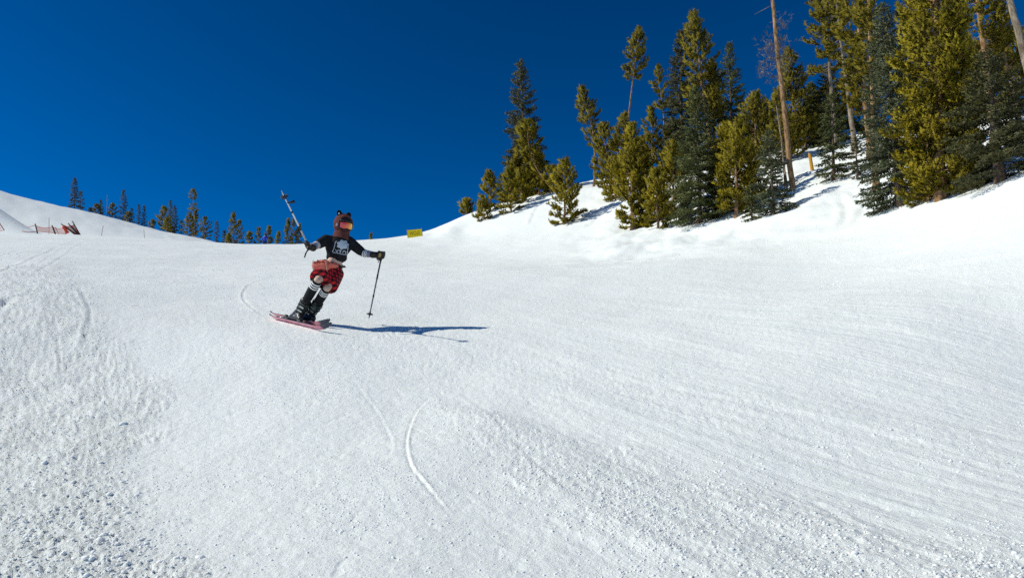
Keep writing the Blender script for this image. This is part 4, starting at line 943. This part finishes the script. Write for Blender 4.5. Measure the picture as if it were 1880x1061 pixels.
# plaid shorts
def plaid():
    m = mat('red_plaid', (.4, .02, .03), .85, spec=.15); tc = N(m, 'ShaderNodeTexCoord')
    outs = []
    for axv in (hipax, spine):
        dt = N(m, 'ShaderNodeVectorMath', operation='DOT_PRODUCT'); dt.inputs[1].default_value = tuple(axv / .058); L(m, tc.outputs['Object'], dt.inputs[0])
        fr = N(m, 'ShaderNodeMath', operation='FRACT'); L(m, dt.outputs['Value'], fr.inputs[0])
        gt = N(m, 'ShaderNodeMath', operation='GREATER_THAN'); gt.inputs[1].default_value = .5; L(m, fr.outputs[0], gt.inputs[0]); outs.append(gt)
    ad = N(m, 'ShaderNodeMath', operation='ADD'); L(m, outs[0].outputs[0], ad.inputs[0]); L(m, outs[1].outputs[0], ad.inputs[1])
    hf = N(m, 'ShaderNodeMath', operation='MULTIPLY'); hf.inputs[1].default_value = .5; L(m, ad.outputs[0], hf.inputs[0])
    r = ramp(m, [(0, (.62, .022, .03)), (.3, (.16, .010, .014)), (.8, (.012, .008, .010))], 'CONSTANT'); L(m, hf.outputs[0], r.inputs[0]); L(m, r.outputs[0], bsdf(m).inputs['Base Color'])
    n = N(m, 'ShaderNodeTexNoise'); n.inputs['Scale'].default_value = 14; b = N(m, 'ShaderNodeBump'); b.inputs['Distance'].default_value = .012; L(m, tc.outputs['Object'], n.inputs['Vector']); L(m, n.outputs['Fac'], b.inputs['Height']); L(m, b.outputs[0], bsdf(m).inputs['Normal'])
    return m
m = MB(); m.cap(pelvis - spine * .045 - hipax * .04, pelvis - spine * .045 + hipax * .05, .124, .124, flat=1.05, side=spine); m.tube([pelvis - spine * .06, pelvis, pelvis + spine * .085], [.135, .134, .122], 18, flat=.85, side=hipax)
for hp, kn in ((hipR, kneeR), (hipL, kneeL)):
    ex = hp + (kn - hp) * .80; q = [hp - (kn - hp) * .05, hp + (kn - hp) * .3, ex]; m.tube(q, [.115, .124, .138 if hp is hipR else .130], 16)
m.build('shorts', plaid(), PR, voxel=.009, smooth_it=2)
# socks
M_SOCK = attr_mat('striped_sock', [(0, (.012, .012, .013)), (.05, (.78, .78, .76)), (.085, (.012, .012, .013)), (.115, (.78, .78, .76)), (.15, (.012, .012, .013)), (.18, (.78, .78, .76)), (.215, (.012, .012, .013))], .9)
for hp, kn, an in ((hipR, kneeR, ankR), (hipL, kneeL, ankL)):
    q = [kn + (an - kn) * (-.01 + .89 * k / 24) for k in range(25)]; n = len(q)
    MB().tube(q, np.interp(np.linspace(0, 1, n), [0, .1, .4, 1], [.065, .063, .063, .050]), 20).build('sock', M_SOCK, PR)
# boots
def boot(sole, an, kn):
    sh = nrm(kn - an); top_ = an + sh * .25
    m = MB(); m.cap(sole - u * .10 + sn * .03, sole + u * .13 + sn * .028, .048, .045); m.cap(sole - u * .06 + sn * .05, an + sh * .04 - u * .02, .055, .060); m.cap(an + u * .0, top_ - u * .01, .060, .072); m.cap(sole + u * .10 + sn * .03, an + sh * .03 + u * .02, .045, .055)
    b = m.build('boot', M_BOOTD, PR, voxel=.010, smooth_it=3)
    m = MB(); m.tube([an + sh * .09, an + sh * .17, top_], [.069, .074, .077], 16, cap=False); m.build('cuff', M_BOOT, b)
    m = MB(); m.box(sole + sn * .004, [u * .155, sl_ * .034, sn * .012]); m.build('sole', M_BLK, b, smooth=False)
    out_ = nrm(-cF - sh * (-cF @ sh)); fr_ = nrm(u - sh * (u @ sh))
    for h_, rr_ in ((.20, .079), (.13, .077), (.05, .066)):
        c = an + sh * h_; m = MB(); m.tube([c + rr_ * (fr_ * math.cos(a) + np.cross(sh, fr_) * math.sin(a)) for a in np.linspace(-1.7, 1.7, 12)], .007, 5); m.build('strap', M_BLK, b)
        for dv in (nrm(out_ + fr_ * .2),):
            m = MB(); m.box(c + dv * (rr_ + .004), [np.cross(sh, dv) * .030, sh * .009, dv * .007]); m.build('buckle', M_STEEL, b, smooth=False)
    c = sole + u * .06 + sn * .085; MB().box(c + out_ * .045, [u * .028, sn * .008, out_ * .007]).build('buckle', M_STEEL, b, smooth=False)
boot(soleR, ankR, kneeR); boot(soleL, ankL, kneeL)
# hood with face opening, cowl and bear ears
def hood():
    hc = headc + hu * .01 - fd * .01; A = (hr * .128, hu * .150, fd * .142); V = []; seg_ = 32; ths = np.linspace(math.radians(50), math.pi - .02, 16)
    for th in ths:
        for j in range(seg_):
            w = 2 * math.pi * j / seg_; V.append(hc + math.cos(th) * A[2] + math.sin(th) * (math.cos(w) * A[0] + math.sin(w) * A[1]))
    fs = [[i * seg_ + j, (i + 1) * seg_ + j, (i + 1) * seg_ + (j + 1) % seg_, i * seg_ + (j + 1) % seg_] for i in range(15) for j in range(seg_)]
    m = MB().add(V, fs); h = m.build('hood', M_HOOD, PR)
    rim = [V[j] for j in range(seg_)] + [V[0], V[1]]; MB().tube(rim, .013, 8, False).build('hood_rim', M_HOOD, h)
    # cowl wrapped round the neck in two folds
    nb_ = neckb - spine * .015; tp = headc - hu * .115 - fd * .005; q = [nb_ - spine * .02, nb_ + (tp - nb_) * .25, nb_ + (tp - nb_) * .45, nb_ + (tp - nb_) * .6, nb_ + (tp - nb_) * .85, tp + hu * .03]
    MB().tube(q, [.128, .122, .102, .112, .112, .098], 24, False, flat=.95).build('cowl', M_HOOD, h)
    for sx in (-1, 1):
        c = hc + hu * .143 + hr * .066 * sx + hr * (-.004) - fd * .005 + hu * (-.012 if sx > 0 else -.004)
        e = MB().ell(c, [hr * .040, fd * .022, hu * .046 + hr * .008 * sx]).build('ear', M_FUR, h)
        MB().ell(c + fd * .010 - hr * .010 * 1, [hr * .017, fd * .012, hu * .022]).build('ear_lining', M_WHITE if sx < 0 else M_FUR, e)
    # helmet shell inside the hood, mask over mouth, goggles
    MB().ell(hc + fd * .006 + hu * .006, [hr * .116, fd * .128, hu * .138]).build('helmet', M_BLK, PR)
    MB().ell(hc - hu * .062 + fd * .032, [hr * .082, fd * .098, hu * .082]).build('face_mask', M_MASK, PR)
    b = MB(); vis = [hc + fd * (.128 * math.cos(a) * 1.0 + .022) + hr * .112 * math.sin(a) + hu * .045 for a in np.linspace(-.9, .9, 11)]; b.tube(vis, .014, 8); b.build('helmet_brim', M_BLK, PR)
    # goggles
    def patch(r_, a0, a1, e0, e1, push, nose=0.0):
        V = []; na, ne = 15, 9
        for i in range(na):
            a = a0 + (a1 - a0) * i / (na - 1); tt = abs((i / (na - 1)) * 2 - 1)
            for j in range(ne):
                f = j / (ne - 1); lo = e0 * (1 - .30 * tt ** 3) + nose * math.exp(-(tt / .22) ** 2); hi = e1 * (1 - .22 * tt ** 3); e = lo + (hi - lo) * f
                V.append(hc - hu * .022 + fd * push + r_ * (math.cos(a) * math.cos(e) * fd * 1.10 + math.sin(a) * hr * .93 + math.sin(e) * hu))
        return V, [[i * ne + j, (i + 1) * ne + j, (i + 1) * ne + j + 1, i * ne + j + 1] for i in range(na - 1) for j in range(ne - 1)]
    V, fs = patch(.122, -.95, .95, -.42, .46, .016, .10); g = MB().add(V, fs).build('goggles', M_BLK, PR)
    md = g.modifiers.new('s', 'SOLIDIFY'); md.thickness = .02; md.offset = 0
    V, fs = patch(.124, -.84, .84, -.34, .38, .030, .10); t_ = [((p - hc) @ hr / .2 + .5) for p in V]
    lm = attr_mat('orange_mirror_lens', [(0, (.55, .05, .07)), (.35, (.75, .06, .035)), (.62, (.85, .20, .01)), (.85, (.90, .52, .02)), (1, (.85, .62, .15))], .12, 'LINEAR', spec=.8)
    MB().add(V, fs, t_).build('lens', lm, g)
    for sx in (-1, 1): MB().box(hc - hu * .022 + fd * .060 + hr * .112 * sx, [fd * .035, hr * .008, hu * .020]).build('goggle_strap', M_GREYP, g, smooth=False, bevel=.004)
hood()
# gloves: palm, four curled fingers and a thumb round each grip
def glove(wr, ha, pole_ax, curl, tan=False):
    fdir = nrm(ha - wr); pa = nrm(pole_ax); across = pa; grip = ha
    nrm_ = nrm(np.cross(fdir, across)); nrm_ = nrm_ if nrm_ @ (curl) > 0 else -nrm_       # side on which the fingers close
    m = MB(); m.cap(wr - fdir * .035, wr + fdir * .02, .047, .043); base = grip - fdir * .035 - nrm_ * .030
    m.cap(base - across * .032, base + across * .032, .030, .028); m.cap(wr + fdir * .01, base, .040, .036)
    for k, (o, ln) in enumerate(((.036, .95), (.012, 1.05), (-.013, 1.0), (-.036, .82))):
        r0 = .0145; a = base + across * o + fdir * .02; b_ = grip + across * o + fdir * .028 * ln - nrm_ * .022; c = grip + across * o + fdir * .034 * ln + nrm_ * .014; e = grip + across * o + fdir * .004 + nrm_ * .031
        m.cap(a, b_, r0 * 1.15, r0); m.cap(b_, c, r0, r0 * .95); m.cap(c, e, r0 * .95, r0 * .85)
    t0_ = base - fdir * .01 + across * .040; m.cap(t0_, t0_ + across * .022 + nrm_ * .030, .018, .016); m.cap(t0_ + across * .022 + nrm_ * .030, grip + across * .048 + fdir * .022 + nrm_ * .024, .016, .013)
    g = m.build('glove', M_GLOVE, PR, voxel=.006, smooth_it=2)
    if tan:
        t = MB(); t.ell(base - nrm_ * .018 + fdir * .01, [across * .034, fdir * .030, nrm_ * .016]); t.build('glove_patch', M_TAN, g)
    return g
def pole(label, grip_top, tip_, hand, mat_, bask):
    """grip_top beyond the hand, tip_ at the far end"""
    a = nrm(tip_ - grip_top); r = empty('ski_pole', hand); tag(r, label, 'ski pole', 'pair of ski poles')
    MB().tube([hand + a * .07, tip_ - a * .02], [.0115, .0085], 10).build('shaft', mat_, r)
    MB().tube([grip_top, grip_top + a * .012, hand, hand + a * .085], [.018, .021, .017, .016], 10).build('grip', M_BLK, r)
    MB().tube([tip_ - a * .025, tip_ + a * .02], [.005, .002], 6).build('tip', M_STEEL, r)
    bc = tip_ - a * .075; s1 = nrm(np.cross(a, [0.3, 1, .2])); s2 = np.cross(a, s1); m = MB()
    ring = [bc + bask * (s1 * math.cos(w) * (1 + .18 * math.cos(5 * w)) + s2 * math.sin(w) * (1 + .18 * math.cos(5 * w))) for w in np.linspace(0, 2 * math.pi, 31)]
    m.tube(ring, .006, 5, False)
    for k in range(5): w = 2 * math.pi * k / 5; m.tube([bc, bc + bask * 1.1 * (s1 * math.cos(w) + s2 * math.sin(w))], .0065, 5)
    m.tube([bc - a * .03, bc + a * .02], .013, 8); m.build('basket', M_BLK, r)
    for f in (.30, .34, .62): c = hand + (tip_ - hand) * f; MB().tube([c, c + a * .03], .0125, 8).build('shaft_band', M_BLK, r)
    return r, a
tipR = K(517.5, 352, -1.05); gt = haR - nrm(tipR - haR) * .06
rp, aR = pole('white ski pole raised high in the outer hand, basket up', gt, tipR, haR, M_SHAFT, .042)
MB().tube([haR - aR * .05, K(563, 462, -.46), K(559, 473, -.45), K(561, 466, -.44), haR - aR * .03], .009, 5, flat=.5).build('strap', M_BELT, rp)
b2 = tipR - aR * .16; MB().tube([b2, b2 + cR * .03 - cU * .005, b2 + cR * .085 + cU * .010, b2 + cR * .10 + cU * .005], [.014, .010, .022, .004], 7, flat=.5).build('strap_tab', M_BLK, rp)
tipL = K(677, 586, .20); gt = haL - nrm(tipL - haL) * .05
lp, aL = pole('dark ski pole held down in the inner hand', gt, tipL, haL, M_SHAFTD, .038)
MB().tube([haL + aL * .06, K(697, 476, -.11), K(694, 482, -.10)], .006, 5).build('strap', M_BELT, lp)
glove(wrR, haR, aR, -cF + cR * .2); glove(wrL, haL, aL, cR, tan=True)
# waist bag
bc = K(590, 488, -.24); r = empty('waist_bag', bc); tag(r, 'coral pink waist bag strapped on the hip of the skier', 'bag')
bx = nrm(cR * .98 + cU * .06 + cF * -.10); bu = nrm(cU - bx * (cU @ bx)); bf = nrm(np.cross(bx, bu)); bf = bf if bf @ cF < 0 else -bf
m = MB(); m.ell(bc, [bx * .135, bf * .062, bu * .082]); m.box(bc, [bx * .095, bu * .064, bf * .050]); m.build('pouch', M_BAG, r, voxel=.008, smooth_it=10)
m = MB(); m.box(bc + bf * .062 - bu * .018, [bx * .080, bu * .042, bf * .020]); m.build('front_pocket', M_BAG, r, voxel=.006, smooth_it=8)
m = MB(); m.cap(bc + bx * .13 + bf * .012 - bu * .004, bc + bx * .20 - bf * .02 - bu * .012, .042, .030, flat=.6, side=bu); m.build('side_pocket', M_BAG, r, voxel=.008, smooth_it=2)
for o in (-.092, -.03, .03, .092):
    a_ = np.linspace(-1.2, 1.5, 10); MB().tube([bc + bx * o + bu * .079 * math.sin(t) + bf * (.062 * math.cos(t) ** .5 + .010) for t in a_], .005, 5).build('seam', M_BAGD if o == -.03 else M_BAGS, r)
MB().tube([bc + bx * o + bu * .046 + bf * .070 for o in np.linspace(-.08, .07, 8)], .005, 5).build('zip', M_BAGD, r)
bl = [K(604, 484, -.20), K(614, 488, -.19), K(622, 490, -.15), K(629, 490.5, -.05), K(630, 489, .08), K(620, 485, .17), K(606, 480, .17), K(595, 478, .08), K(590, 481, -.08), K(588, 484, -.17)]
MB().tube(bl, .017, 6, flat=.3, side=spine).build('belt', M_BELT, r)
MB().tube([K(627, 490, -.10), K(632, 490, -.11), K(634, 489, -.11)], [.016, .012, .02], 6, flat=.5).build('buckle', M_BLK, r)
